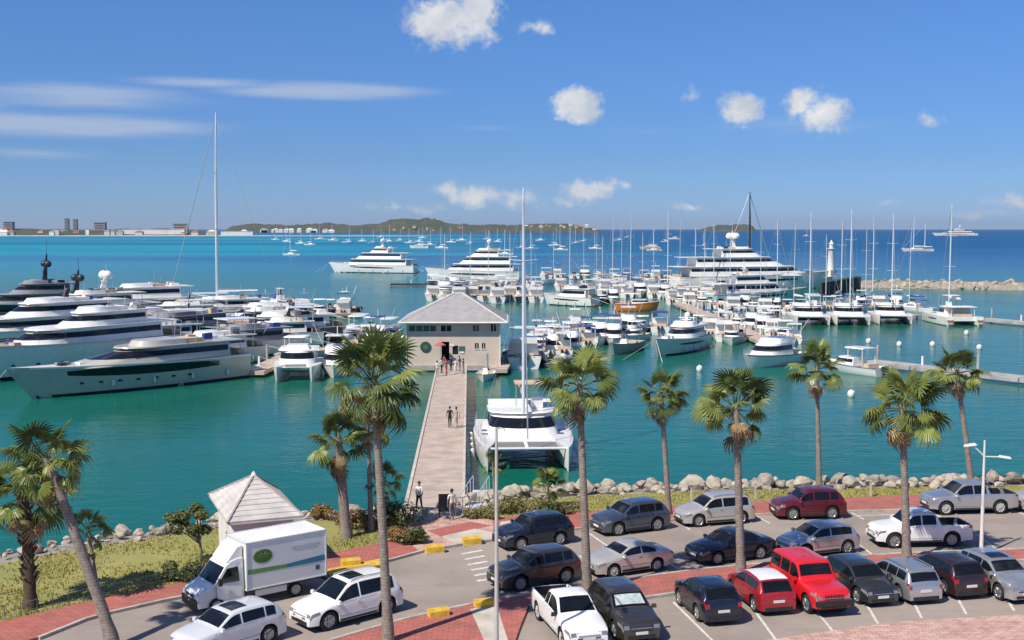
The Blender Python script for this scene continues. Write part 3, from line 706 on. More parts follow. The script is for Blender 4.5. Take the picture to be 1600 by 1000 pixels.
def make_car(name, label, loc, rz, L, W, H, kind, pm, r=.34, clear=.2, extras=(), roof=None, tum=.28, group=None, cat='car', steel=False):
    t = thing(name, label, cat, loc, rz, group)
    h = L / 2; bed = None
    if kind == 'suv':
        top = [(-h, .66), (-h + .05, 1.03), (-h + .12, 1.10), (-h + .50, H - .06), (-h + .8, H - .02), (-.3, H), (.15, H - .04), (.35, H - .10), (h - 1.16, 1.07), (h - .9, 1.04), (h - .25, .93), (h - .08, .84), (h, .60)]
        bl = [(-h, .64), (-h + .05, 1.0), (-h + .15, 1.06), (h - 1.16, 1.01), (h - .08, .8), (h, .58)]
        ws = (h - 1.2, .33); rg_ = (-h + .13, -h + .49); sw = [(-h + .52, -h + .95), (-h + 1.02, -.12), (-.04, h - 1.22)]; ax = (h - .86, -h + .86)
    elif kind == 'hatch':
        top = [(-h, .62), (-h + .05, .92), (-h + .10, 1.0), (-h + .48, H - .07), (-h + .8, H - .02), (-.25, H), (.15, H - .04), (.32, H - .09), (h - 1.02, 1.0), (h - .8, .97), (h - .22, .84), (h - .07, .76), (h, .55)]
        bl = [(-h, .6), (-h + .05, .9), (-h + .15, .97), (h - 1.02, .93), (h - .07, .72), (h, .53)]
        ws = (h - 1.06, .31); rg_ = (-h + .11, -h + .47); sw = [(-h + .5, -.30), (-.22, h - 1.1)]; ax = (h - .8, -h + .74)
    elif kind == 'sedan':
        top = [(-h, .62), (-h + .05, .94), (-h + .55, 1.0), (-h + .72, 1.03), (-h + 1.35, H - .07), (-h + 1.65, H - .01), (-.05, H), (.2, H - .04), (.36, H - .09), (h - 1.2, .98), (h - 1.0, .95), (h - .25, .80), (h - .08, .73), (h, .55)]
        bl = [(-h, .6), (-h + .05, .9), (-h + .6, .95), (h - 1.2, .91), (h - .08, .70), (h, .53)]
        ws = (h - 1.24, .35); rg_ = (-h + .74, -h + 1.33); sw = [(-h + 1.0, -.32), (-.24, h - 1.3)]; ax = (h - .85, -h + .95)
    elif kind == 'wagon':
        top = [(-h, .62), (-h + .05, .95), (-h + .10, 1.0), (-h + .36, H - .06), (-h + .7, H - .01), (-.2, H), (.22, H - .03), (.42, H - .09), (h - 1.1, 1.0), (h - .9, .97), (h - .22, .82), (h - .08, .74), (h, .55)]
        bl = [(-h, .6), (-h + .05, .92), (-h + .15, .97), (h - 1.1, .94), (h - .08, .71), (h, .53)]
        ws = (h - 1.14, .40); rg_ = (-h + .11, -h + .35); sw = [(-h + .42, -h + 1.05), (-h + 1.12, -.2), (-.12, h - 1.2)]; ax = (h - .84, -h + .82)
    elif kind == 'jeep':
        top = [(-h, .75), (-h + .05, 1.12), (-h + .10, 1.2), (-h + .2, H - .05), (-h + .4, H), (0., H + .01), (h - 1.95, H - .02), (h - 1.85, H - .07), (h - 1.5, 1.2), (h - 1.3, 1.17), (h - .2, 1.10), (h - .06, 1.02), (h, .72)]
        bl = [(-h, .72), (-h + .05, 1.08), (-h + .2, 1.15), (h - 1.5, 1.13), (h - .06, .98), (h, .7)]
        ws = (h - 1.53, h - 1.86); rg_ = (-h + .105, -h + .195); sw = [(-h + .28, -h + 1.15), (-h + 1.25, -h + 2.0), (-h + 2.1, h - 1.62)]; ax = (h - .8, -h + 1.0)
    elif kind == 'pickup':
        top = [(-h, .7), (-h + .04, 1.12), (-h + 1.62, 1.14), (-h + 1.66, 1.18), (-h + 1.86, H - .05), (-h + 2.2, H), (.45, H - .01), (.66, H - .07), (h - 1.32, 1.14), (h - 1.1, 1.11), (h - .2, 1.02), (h - .07, .93), (h, .66)]
        bl = [(-h, .68), (-h + .04, 1.10), (-h + 1.66, 1.12), (h - 1.32, 1.08), (h - .07, .9), (h, .64)]
        ws = (h - 1.36, .64); rg_ = (-h + 1.68, -h + 1.85); sw = [(-h + 1.92, -h + 2.62), (-h + 2.70, h - 1.42)]; ax = (h - .88, -h + 1.1); bed = (-h + .07, -h + 1.58, .72)
    elif kind == 'pickup1':   # extended cab
        top = [(-h, .7), (-h + .04, 1.08), (-h + 1.92, 1.10), (-h + 1.96, 1.14), (-h + 2.1, H - .05), (-h + 2.4, H), (.42, H - .01), (.62, H - .07), (h - 1.35, 1.10), (h - 1.1, 1.06), (h - .2, .95), (h - .07, .87), (h, .62)]
        bl = [(-h, .68), (-h + .04, 1.06), (-h + 1.96, 1.08), (h - 1.35, 1.04), (h - .07, .84), (h, .6)]
        ws = (h - 1.38, .6); rg_ = (-h + 1.98, -h + 2.09); sw = [(-h + 2.14, -h + 2.5), (-h + 2.58, h - 1.45)]; ax = (h - .88, -h + 1.05); bed = (-h + .07, -h + 1.88, .70)
    Ra = r + .075
    raw_top = top
    def top_z(x):
        if bed and bed[0] - .1 < x < bed[1] + .1: return interp(raw_top, x)
        e = min(.12, h - abs(x)); return sum(interp(raw_top, x + e * q) for q in (-1, -.66, -.33, 0, .33, .66, 1)) / 7
    top = sorted({round(-h + i * L / 72, 4) for i in range(73)} | {a for a, _ in raw_top}); top = [(x, top_z(x)) for x in top]
    def taper(x):
        df, dr = h - x, h + x; s = 1.
        if df < .75: s -= .17 * (1 - df / .75) ** 2.2
        if dr < .5: s -= .10 * (1 - dr / .5) ** 2.2
        return s
    def zlow(x):
        z = clear + (.04 if abs(x) > h - .4 else 0)
        for a in ax:
            if abs(x - a) < Ra: z = max(z, r + math.sqrt(Ra * Ra - (x - a) ** 2))
        return z
    def sec(x):
        zt = interp(top, x); zb = min(interp(bl, x), zt - .02); s = taper(x)
        wm = W / 2 * s; wb = wm * .968; zl = zlow(x); zm = min(max(.5, zl + .03), zb - .06); zm2 = max(zm + .02, zb - .13)
        p = [(wm * .97, min(zl, zm - .01)), (wm, zm), (wm * .995, zm2), (wb, zb)]
        if bed and bed[0] < x < bed[1]: p += [(wb - .04, zt), (wb - .10, zt), (wb - .11, bed[2]), (0, bed[2])]
        else:
            wr = wb - .045 - tum * max(0, zt - zb - .02)
            p += [(wr, zt - .03), (wr * .94, zt - .006), (wr * .5, zt + .012), (0, zt + .02)]
        return p
    X = {round(-h + i * L / 60, 4) for i in range(61)} | {a for a, _ in raw_top}
    for a in ax:
        for k in range(13): X.add(a - Ra + 2 * Ra * k / 12)
        X |= {a - Ra - .004, a + Ra + .004}
    if bed: X |= {bed[0] - .001, bed[0] + .001, bed[1] - .001, bed[1] + .001}
    X = sorted(x for x in X if -h <= x <= h); X2 = [X[0]]
    for x in X[1:]:
        if x - X2[-1] > .0015: X2.append(x)
    rings = []
    for x in X2:
        p = sec(x); rings.append([(x, y, z) for y, z in p] + [(x, -y, z) for y, z in reversed(p[:-1])])
    body = MB().loft(rings, False).build('body', pm, t, angle=44)
    MB().box((0, 0, .48), (L - .3, W - .56, .46)).build('underbody', M['underbody'], t)
    add_wheels(t, r, .22, ax, W / 2 - .13, steel)
    def on_side(x, i, tt, o, s):
        p = sec(x); a, b = p[i], p[i + 1]; return (x, s * (a[0] + (b[0] - a[0]) * tt + o), a[1] + (b[1] - a[1]) * tt + o * .3)
    def side_patch(nm, m, x0, x1, i0, t0, i1, t1, o=.012, nx=8, par=t, both=True):
        obs = []
        for s in ((1, -1) if both else (1,)):
            top_, bot = [], []
            for k in range(nx + 1):
                x = x0 + (x1 - x0) * k / nx
                bot.append(on_side(x, i0, t0, o, s)); top_.append(on_side(x, i1, t1, o, s))
            f = MB(); n_ = nx + 1
            f.add(bot + top_, [((k, k + 1, n_ + k + 1, n_ + k) if s < 0 else (k + 1, k, n_ + k, n_ + k + 1)) for k in range(nx)])
            obs.append(f.build(nm, m, par))
        return obs
    def topz(x, y):
        p = sec(x); a = abs(y); q = p[4:]
        for (ya, za), (yb, zb) in zip(q, q[1:]):
            if yb <= a <= ya: return za + (zb - za) * (ya - a) / max(1e-6, ya - yb)
        return q[0][1]
    def top_patch(nm, m, x0, x1, wf, o=.012, nx=6, ny=8, par=t, w0=None):
        f = MB(); vs = []
        for i in range(nx + 1):
            x = x0 + (x1 - x0) * i / nx; e_ = .02
            sl = (interp(top, x + e_) - interp(top, x - e_)) / (2 * e_); nl = math.hypot(1, sl)
            yw = (sec(x)[4][0] - .05) * wf if w0 is None else w0
            for j in range(ny + 1):
                y = -yw + 2 * yw * j / ny; vs.append((x - sl / nl * o, y, topz(x, y) + o / nl))
        n_ = ny + 1
        f.add(vs, [(i * n_ + j, i * n_ + j + 1, (i + 1) * n_ + j + 1, (i + 1) * n_ + j) if x1 < x0 else (i * n_ + j + 1, i * n_ + j, (i + 1) * n_ + j, (i + 1) * n_ + j + 1) for i in range(nx) for j in range(ny)])
        return f.build(nm, m, par)
    top_patch('windscreen', M['carglass'], ws[0] - .04, ws[1] + .02, .97)
    top_patch('rear_window', M['carglass'], rg_[0] + .01, rg_[1] - .02, .95)
    for i, (a, b) in enumerate(sw):
        side_patch('side_window', M['carglass'], a, b, 3, .12, 3, .86)
    if roof: top_patch('roof_panel', roof, rg_[1] + .06, ws[1] - .06, 1.04, .015)
    # doors with handles
    dx = [(sw[-1][0] - .05, sw[-1][1] + .06)] + ([(sw[-2][0] - .02, sw[-2][1] + .03)] if len(sw) > 1 else [])
    for a, b in dx:
        b = min(b, ax[0] - Ra - .06); a = max(a, ax[1] + Ra * .55)
        if b - a < .35: continue
        side_patch('door_seam', M['underbody'], a - .02, b + .02, 0, .93, 2, .97, .0035)
        for s, dd in zip((1, -1), side_patch('door', pm, a, b, 1, .0, 2, .92, .007)):
            q = on_side(a + .14, 2, .55, .025, s); MB().box(q, (.17, .025, .03)).build('handle', pm, dd)
    side_patch('sill_trim', M['trim'], ax[1] + Ra + .05, ax[0] - Ra - .05, 0, .05, 0, .42, .008)
    # lamps
    hw_ = lambda x: sec(x)[2][0]
    for s in (1, -1):
        f = MB(); n_ = 5; x0, x1 = h - .42, h - .02; bo, tp = [], []
        for k in range(n_ + 1):
            x = x0 + (x1 - x0) * k / n_; bo.append(on_side(x, 2, -.1 + .25 * (1 - k / n_), .01, s)); tp.append(on_side(x, 2, .92, .01, s))
        xa = h + .012; za = interp(top, h) - .03; xb = h - .075; zb = interp(top, h - .08) - .02; y1, y0 = hw_(h) * .98, hw_(h) * .68; za = za + (zb - za) * .3
        f.add(bo + tp, [((k, k + 1, n_ + 2 + k, n_ + 1 + k) if s < 0 else (k + 1, k, n_ + 1 + k, n_ + 2 + k)) for k in range(n_)])
        f.add([(xa - .022, s * y0, za), (xa - .022, s * y1, za), (xb + .012, s * y1, zb), (xb + .012, s * y0, zb)], [(0, 1, 2, 3) if s > 0 else (3, 2, 1, 0)])
        f.build('headlight', M['lampclear'], t)
        f = MB(); bo, tp = [], []; x0, x1 = -h + .02, -h + .22
        for k in range(n_ + 1):
            x = x0 + (x1 - x0) * k / n_; bo.append(on_side(x, 2, .1, .01, s)); tp.append(on_side(x, 2, .95, .01, s))
        f.add(bo + tp, [((k, k + 1, n_ + 2 + k, n_ + 1 + k) if s < 0 else (k + 1, k, n_ + 1 + k, n_ + 2 + k)) for k in range(n_)])
        za = interp(top, -h) - .02; zb = interp(top, -h + .05) - .01; y1, y0 = sec(-h)[2][0] * 1.0, sec(-h)[2][0] * (.78 if kind in ('suv', 'sedan', 'hatch') else .86)
        f.add([(-h + .004, s * y0, za + (zb - za) * .42), (-h + .004, s * y1, za + (zb - za) * .42), (-h + .035, s * y1, zb), (-h + .035, s * y0, zb)], [(3, 2, 1, 0) if s > 0 else (0, 1, 2, 3)])
        f.build('tail_light', M['lampred'], t)
    fw = sec(h)[1][0]
    zt_ = interp(top, h)
    xb, zb_ = h - .075, interp(top, h - .08) - .03; yg = fw * .62
    MB().add([(h + .014, -yg, zt_ - .06), (h + .014, yg, zt_ - .06), (xb + .016, yg, zb_), (xb + .016, -yg, zb_)], [(0, 1, 2, 3)]).build('grille', M['trim'], t, smooth=False)
    MB().box((h + .0, 0, (zt_ + zb_) / 2 - .02), (.05, yg * 1.9, .02)).build('grille_bar', M['rim'], t)
    MB().box((h - .0, 0, clear + .13), (.05, fw * 1.5, .12)).build('front_bumper_intake', M['trim'], t)
    MB().box((-h, 0, clear + .10), (.06, fw * 1.7, .16)).build('rear_bumper_trim', M['trim'], t)
    MB().box((h + .02, 0, clear + .27), (.02, .5, .11)).build('number_plate', M['plate'], t)
    MB().box((-h - .015, 0, .62 if kind not in ('pickup', 'pickup1') else .55), (.02, .5, .11)).build('number_plate', M['plate'], t)
    for s in (1, -1):
        q = on_side(sw[-1][1] - .02, 3, .12, 0, s)
        MB().box((q[0] - .02, q[1] + s * .11, q[2] + .06), (.12, .2, .14), top=.8).build('wing_mirror', pm if 'blackmirror' not in extras else M['trim'], t)
    if 'rails' in extras:
        f = MB()
        for s in (1, -1):
            pts = [(x, s * (sec(x)[4][0] - .03), sec(x)[4][1] + .075) for x in (rg_[1] + .2, -.6, -.2, ws[1] - .15)]
            pts = [(pts[0][0] - .05, pts[0][1], pts[0][2] - .07)] + pts + [(pts[-1][0] + .05, pts[-1][1], pts[-1][2] - .07)]
            f.tube(pts, .022, 5)
        f.build('roof_rail', M['rim'], t)
    if 'sunroof' in extras: top_patch('sunroof', M['carglass'], -.55, ws[1] - .18, .72, .014)
    if 'shade' in extras: top_patch('sunshade', mat('foil_sunshade', (.68, .72, .70), .35, metal=.3, var=.2, scale=4, col2=(.40, .52, .47)), ws[0] - .12, ws[1] + .1, .84, .02)
    if 'rollbar' in extras:
        f = MB(); x = -h + 1.35; yb = W / 2 - .16
        f.tube([(x - .5, -yb, 1.14), (x, -yb, H - .12), (x, -yb + .1, H - .02), (x, yb - .1, H - .02), (x, yb, H - .12), (x - .5, yb, 1.14)], .045, 8); f.build('roll_bar', pm, t)
    if bed:
        f = MB(); xc, lx = (bed[0] + bed[1]) / 2, bed[1] - bed[0] - .03; yw = sec(xc)[5][0] - .012; zr = sec(xc)[5][1] - .01
        f.box((xc, 0, bed[2] + .012), (lx, 2 * yw - .02, .016))
        for s in (1, -1): f.box((xc, s * yw, (bed[2] + zr) / 2), (lx, .02, zr - bed[2])); f.box((xc + s * lx / 2, 0, (bed[2] + zr) / 2), (.02, 2 * yw, zr - bed[2]))
        f.build('bed_liner', M['trim'], t)
    if 'rack' in extras:
        f = MB(); 
        for k in range(7): f.box((-h + .5 + k * .36, 0, H + .05), (.05, W - .6, .04))
        for s in (1, -1): f.box((-h + 1.55, s * (W / 2 - .32), H + .06), (2.5, .05, .05))
        f.build('roof_rack', pm, t)
    if 'bullbar' in extras:
        MB().box((h + .08, 0, .62), (.16, W * .94, .2)).build('front_bumper', M['trim'], t)
        f = MB()
        for k in range(7): f.box((h - .02, -.36 + k * .12, .84), (.05, .05, .2))
        f.build('grille_bar', M['trim'], t)
    return t

PW = paint('white_paint', (.80, .80, .78)); PS = paint('silver_paint', (.56, .56, .57), .75, .28); PG = paint('dark_grey_paint', (.085, .09, .10), .75, .26)
PN = paint('navy_paint', (.022, .03, .055), .6, .25); PB = paint('bronze_grey_paint', (.115, .10, .09), .75, .27); PSL = paint('slate_blue_paint', (.12, .14, .185), .75, .27)
PR = paint('bright_red_paint', (.62, .012, .018)); PDR = paint('dark_red_paint', (.11, .006, .016), .2); PCR = paint('crimson_paint', (.33, .012, .02), .1)
PCH = paint('champagne_paint', (.60, .57, .52), .5); PBK = paint('black_maroon_paint', (.035, .018, .022), .3)
def axle_car(fw, rw, off_side=True, W=1.8):
    """ground centre of a car from the contact pixels of its near-side front and rear wheels"""
    a, b = P(*fw), P(*rw); d = (a - b).normalized(); nrm = Vector((-d.y, d.x, 0))
    if nrm.y < 0: nrm = -nrm
    c = (a + b) / 2 + nrm * (W / 2 - .1)
    return (c.x, c.y, GZ + .006), math.atan2(d.y, d.x)
GC = 'cars parked in the back rows'
def back(name, label, fw, rw, L, W, H, kind, pm, **k):
    l, rz = axle_car(fw, rw, W=W); return make_car(name, label, l, rz, L, W, H, kind, pm, **k)
back('parked_car', 'dark navy SUV nearest the pier forecourt in the back row', (808, 861), (880, 851), 3.95, 1.76, 1.57, 'suv', PN, group=GC)
back('parked_car', 'bronze grey SUV parked beside the lamp post', (808, 925), (888, 911), 4.1, 1.78, 1.59, 'suv', PB, r=.36, group=GC)
back('parked_car', 'slate blue SUV between two palm trunks by the grass', (961, 838), (1031, 829), 4.1, 1.79, 1.59, 'suv', PSL, r=.36, group=GC)
back('parked_car', 'champagne silver sedan behind the dark car with the sunshade', (957, 903), (1030, 892), 4.15, 1.69, 1.38, 'sedan', PCH, r=.31, steel=True, group=GC)
back('parked_car', 'silver white estate car with dark windows by the grass verge', (1086, 824), (1163, 818), 4.2, 1.74, 1.57, 'wagon', PCH, extras=('rails',), group=GC)
back('parked_car', 'dark navy sedan behind a palm trunk in the middle row', (1117, 884), (1193, 873), 4.3, 1.76, 1.42, 'sedan', PN, r=.33, group=GC)
back('parked_car', 'dark red SUV parked by the rock bank', (1232, 813), (1306, 811), 3.95, 1.78, 1.63, 'suv', PDR, r=.36, group=GC)
back('parked_car', 'light silver hatchback directly behind the bright red jeep', (1252, 873), (1328, 865), 3.9, 1.70, 1.47, 'hatch', PS, group=GC)
back('pickup_truck', 'white double-cab pickup truck in the middle row', (1399, 857), (1491, 855), 4.95, 1.81, 1.75, 'pickup', PW, r=.39, clear=.32, cat='pickup', extras=('rails',), group=GC)
back('pickup_truck', 'silver pickup truck with roll bar next to the rocks', (1482, 805), (1563, 803), 5.15, 1.79, 1.75, 'pickup', PS, r=.39, clear=.32, cat='pickup', extras=('rollbar',), steel=True, group=GC)
back('parked_car', 'silver car cut off by the right edge beside the silver pickup', (1622, 803), (1700, 802), 4.5, 1.8, 1.6, 'suv', PCH, group=GC)
GF = 'cars parked in the front row'
HF = R(-77)
def front(name, label, px_, L, W, H, kind, pm, nose=True, da=0, **k):
    """placed by the pixel under the bumper that faces the camera"""
    a = HF + R(da); d = Vector((math.cos(a), math.sin(a), 0)); p = P(*px_) - d * (L / 2)
    return make_car(name, label, (p.x, p.y, GZ + .006), a if nose else a + math.pi, L, W, H, kind, pm, group=GF, **k)
front('pickup_truck', 'old white extended-cab pickup with open bed, near the bottom edge', (921, 1021), 5.2, 1.78, 1.68, 'pickup1', PW, r=.37, clear=.3, cat='pickup', extras=('blackmirror',), steel=True, da=2)
front('parked_car', 'dark bronze grey SUV with foil sunshade behind its windscreen', (1003, 1008), 4.35, 1.78, 1.61, 'suv', PB, r=.36, extras=('shade',), da=1)
front('parked_car', 'dark navy SUV seen from the rear left of the crimson hatchback', (1131, 979), 3.75, 1.72, 1.52, 'suv', PN, nose=False, r=.35)
front('parked_car', 'crimson hatchback with a white roof seen from the rear', (1217, 963), 3.75, 1.70, 1.47, 'hatch', PCR, nose=False, roof=PW)
front('jeep', 'bright red boxy off-road wagon facing the camera', (1303, 965), 4.45, 1.79, 1.86, 'jeep', PR, r=.39, clear=.34, tum=.10, cat='jeep', extras=('bullbar',))
front('parked_car', 'dark grey hatchback facing the camera right of the red jeep', (1380, 950), 4.0, 1.70, 1.46, 'hatch', PG)
front('parked_car', 'pale silver estate seen from the rear, right of the dark grey hatchback', (1447, 946), 4.05, 1.70, 1.46, 'wagon', PS, nose=False, extras=('rails',))
front('parked_car', 'black maroon SUV seen from the rear between two silver cars', (1518, 938), 4.15, 1.76, 1.57, 'suv', PBK, nose=False, r=.35)
front('parked_car', 'silver crossover facing the camera at the right edge', (1606, 945), 4.2, 1.76, 1.55, 'suv', PS, r=.35, extras=('sunroof',))
l, rz = axle_car((509, 987), (610, 960), W=1.9)
make_car('parked_car', 'white off-road estate with sunroof behind the delivery truck', l, rz, 4.55, 1.83, 1.77, 'suv', PW, r=.39, clear=.26, extras=('sunroof', 'rails'), cat='car', group='white cars on the near road')
l, rz = axle_car((312, 1038), (437, 1000), W=1.84)
make_car('parked_car', 'silver white crossover with dark sunroof at the bottom edge', l, rz, 4.25, 1.78, 1.57, 'suv', paint('pearl_paint', (.70, .71, .73), .2), r=.35, extras=('sunroof',), group='white cars on the near road')

# ------------------------------------------------------------------ delivery truck
a, b = P(337, 959), P(463, 932); d = (a - b).normalized(); nrm = Vector((-d.y, d.x, 0)); nrm = nrm if nrm.y > 0 else -nrm
tc_ = b + d * (1.62 * .93) + nrm * .86
tr = thing('delivery_truck', 'white delivery box truck with a round green logo and green-blue stripe', 'truck', (tc_.x, tc_.y, GZ + .006), math.atan2(d.y, d.x))
f = MB(); prof = [(3.20, .34), (3.26, .62), (3.20, .95), (3.02, 1.12), (2.45, 1.34), (1.86, 2.16), (1.62, 2.36), (1.3, 2.44), (1.02, 2.46), (1.02, .34)]
def cw(z): return .96 - .13 * max(0, z - 1.2) ** 1.2 / 1.3
rings = []
for (x, z) in prof: rings.append((x, z))
def cx_(x, z): return cw(z) * (1 - .16 * max(0, (x - 2.3) / .96) ** 2)
sideL = [(x, cx_(x, z), z) for x, z in prof]; sideM = [(x, cx_(x, z) * .6, z + (.03 if z > 1 else 0)) for x, z in prof]
sideM2 = [(x + (.05 if x > 1.1 else 0), 0, z + (.04 if z > 1 else 0)) for x, z in prof]
neg = lambda s: [(x, -y, z) for x, y, z in s]
f.loft([neg(sideL), neg(sideM), sideM2, sideM, sideL]); cab = f.build('cab', PW, tr, angle=28)
def sidepoly(nm, m, pts, o=.012, par=tr):
    for s in (1, -1):
        v_ = [(x, s * (cx_(x, z) + o), z) for x, z in pts]
        MB().add(v_, [tuple(range(len(v_)))]).build(nm, m, par, smooth=False)
sidepoly('side_window', M['carglass'], [(2.28, 1.40), (1.82, 2.06), (1.28, 2.10), (1.24, 1.38)])
sidepoly('cab_door', PW, [(2.32, .62), (2.36, 1.36), (1.85, 2.12), (1.16, 2.16), (1.14, .62)], .006)
v_ = []
for tt in (.06, .94):
    for k in range(9):
        x = 2.45 + (1.86 - 2.45) * tt; z = 1.34 + (2.16 - 1.34) * tt; y = cx_(x, z) * (-.9 + 1.8 * k / 8); bul = .045 * (1 - (k / 4 - 1) ** 2)
        v_.append((x + .03 + bul, y, z + .025 + bul * .6))
MB().add(v_, [(k, k + 1, 10 + k, 9 + k) for k in range(8)]).build('windscreen', M['carglass'], tr)
MB().box((3.22, 0, .55), (.16, 1.62, .42)).build('front_bumper', M['trim'], tr)
MB().box((3.235, 0, .86), (.06, .8, .16)).build('grille', M['trim'], tr)
for s in (1, -1):
    MB().box((3.10, s * .64, .90), (.12, .32, .2), rz=-s * .18).build('headlight', M['lampclear'], tr)
    MB().box((2.25, s * 1.12, 1.52), (.14, .2, .32)).build('wing_mirror', M['trim'], tr)
f = MB(); f.loft([[(1.02, y, 2.4), (1.02, y, 3.06), (1.25, y, 2.98), (1.78, y, 2.34)] for y in (-.78, .78)]); f.build('wind_deflector', PW, tr, angle=25)
BOX = mat('truck_box_panel', (.78, .78, .75), .45, var=.05, scale=.8)
f = MB(); f.box((-1.12, 0, 2.02), (4.1, 2.16, 2.3)); bxo = f.build('cargo_box', BOX, tr)
f = MB()
for x in (-3.17, .93):
    for y in (-1.08, 1.08): f.box((x, y, 2.02), (.07, .05, 2.32))
    for z in (.86, 3.18): f.box((x, 0, z), (.07, 2.2, .06))
for y in (-1.08, 1.08):
    for z in (.86, 3.18): f.box((-1.12, y, z), (4.16, .05, .06))
f.build('edge_rail', M['alu'], bxo)
S_ = -1 if (Matrix.Rotation(tr.rotation_euler.z, 3, 'Z') @ Vector((0, -1, 0))).y < 0 else 1   # side toward the camera
yo = S_ * 1.084
def decal(nm, m, pts, k=1, par=bxo):
    MB().add([(x, yo + S_ * .003 * k, z) for x, z in pts], [tuple(range(len(pts)))]).build(nm, m, par, smooth=False)
GRD = mat('logo_green', (.07, .17, .035), .5, var=.2); GLD = mat('logo_gold', (.42, .36, .12), .5, var=.1)
oval = lambda cx, cz, a, b: [(cx + a * math.cos(2 * math.pi * k / 32), cz + b * math.sin(2 * math.pi * k / 32)) for k in range(32)]
decal('logo_rim', GLD, oval(.12, 2.42, .50, .36)); decal('logo_oval', GRD, oval(.12, 2.42, .45, .31), 2)
for x0, x1, z, hh in [(-.2, .42, 2.47, .05), (-.12, .34, 2.36, .04), (-.05, .05, 2.54, .1), (.2, .28, 2.53, .08)]:
    decal('logo_lettering', GLD, [(x0, z), (x1, z + .02), (x1, z + hh), (x0, z + hh - .02)], 3)
decal('green_stripe', mat('stripe_green', (.17, .36, .08), .5, var=.1), [(.88, 1.62), (-1.1, 1.62), (-1.1, 1.80), (.88, 1.86)], 1)
decal('blue_stripe', mat('stripe_blue', (.05, .24, .36), .5, var=.15), [(-1.1, 1.62), (-3.1, 1.62), (-3.1, 1.93), (-1.1, 1.80)], 2)
LG = mat('faint_grey_lettering', (.52, .55, .55), .6, var=.1)
rr = random.Random(2); x = -1.35
while x > -2.85:
    wl = rr.uniform(.06, .11); decal('lettering', LG, [(x, 2.52), (x - wl * .7, 2.52), (x - wl * .7, 2.52 + rr.choice((.08, .09, .14))), (x, 2.6)], 1); x -= wl
x = -1.5
while x > -2.7:
    wl = rr.uniform(.05, .09); decal('lettering', LG, [(x, 2.38), (x - wl * .7, 2.38), (x - wl * .7, 2.45), (x, 2.45)], 1); x -= wl
decal('blue_square', mat('dark_blue_mark', (.05, .09, .18), .5, var=.1), [(-2.6, 1.22), (-2.82, 1.22), (-2.82, 1.45), (-2.6, 1.45)], 1)
MB().box((-.9, 0, .68), (4.5, .9, .28)).build('chassis', M['underbody'], tr)
MB().box((-3.2, 0, .62), (.1, 2.1, .14)).build('rear_bar', M['trim'], tr)
for s in (1, -1):
    MB().box((-.3, s * 1.0, .6), (1.6, .04, .3)).build('side_guard', M['alu'], tr)
    MB().box((-3.19, s * .9, .8), (.05, .25, .1)).build('tail_light', M['lampred'], tr)
add_wheels(tr, .36, .24, (2.35, -1.62), .86, True)
tr.scale = (.92, .92, .87)
# ------------------------------------------------------------------ boats
class Hull:
    def __init__(s, L, B, fb, rise=.35, rake=.06, transom=.85, wl=.86, full=.35, pw=2.3):
        s.L, s.B, s.fb, s.rise, s.rake, s.tr, s.wl, s.full, s.pw = L, B, fb, rise, rake * L, transom, wl, full, pw
    def plan(s, t):
        if t < s.full:
            q = t / s.full; return s.tr + (1 - s.tr) * (q * q * (3 - 2 * q))
        return max(0.0, 1 - ((t - s.full) / (1 - s.full)) ** s.pw) ** .9
    def zs(s, t): return s.fb * (1 + s.rise * t * t)
    def b(s, t): return s.B / 2 * s.plan(t)
    def pt(s, t, lev, sd=1, o=0.):
        b = s.b(t); bw = b * (s.wl - .28 * t * t); l = max(lev, 0)
        y = bw + (b - bw) * l ** .75 if lev >= 0 else bw * (1 + lev * .5)
        x = -s.L / 2 + s.L * t - s.rake * (1 - l) * t ** 5
        return (x, sd * (y + o), lev * s.zs(t) if lev >= 0 else lev * .8)
    def mesh(s, ns=18):
        f = MB(); lv = [-1, 0, .12, .45, .75, 1]
        rings = []
        for i in range(ns + 1):
            t = 1 - (1 - i / ns) ** 1.25
            rings.append([s.pt(t, l, 1) for l in reversed(lv)] + [s.pt(t, l, -1) for l in lv])
        f.loft(rings, False, True, False); return f
    def deck(s, dz=.06, inset=.04, ns=14, t0=0., t1=.985):
        f = MB(); a, b = [], []
        for i in range(ns + 1):
            t = t0 + (t1 - t0) * i / ns; x, y, z = s.pt(t, 1, 1); y = max(0.01, y - inset)
            a.append((x, y, z - dz)); b.append((x, -y, z - dz))
        f.loft([b, a], False, False, False); return f
    def strip(s, t0, t1, l0, l1, o=.02, ns=10, taper_=False):
        f = MB()
        for sd in (1, -1):
            lo, hi = [], []
            for i in range(ns + 1):
                q = i / ns; t = t0 + (t1 - t0) * q; k = (1 - (2 * q - 1) ** 4 * (.85 if taper_ else 0)) if not taper_ else max(.08, math.sin(math.pi * (q * .8 + .12)) ** .6)
                m_ = (l0 + l1) / 2; h_ = (l1 - l0) / 2 * k
                lo.append(s.pt(t, m_ - h_, sd, o)); hi.append(s.pt(t, m_ + h_, sd, o))
            f.loft([lo, hi] if sd < 0 else [hi, lo], False, False, False)
        return f
    def rail(s, t0, t1, h=.7, dz=0., n=12, r=.022, mid=True):
        f = MB()
        for sd in (1, -1):
            top = []
            for i in range(n + 1):
                t = t0 + (t1 - t0) * i / n; x, y, z = s.pt(t, 1, sd, -.06); top.append((x, y, z + h + dz)); f.tube([(x, y, z + dz - .05), (x, y, z + h + dz)], r * .8, 4)
            f.tube(top, r, 4)
            if mid: f.tube([(x, y, z - h * .5) for x, y, z in top], r * .6, 4)
        return f
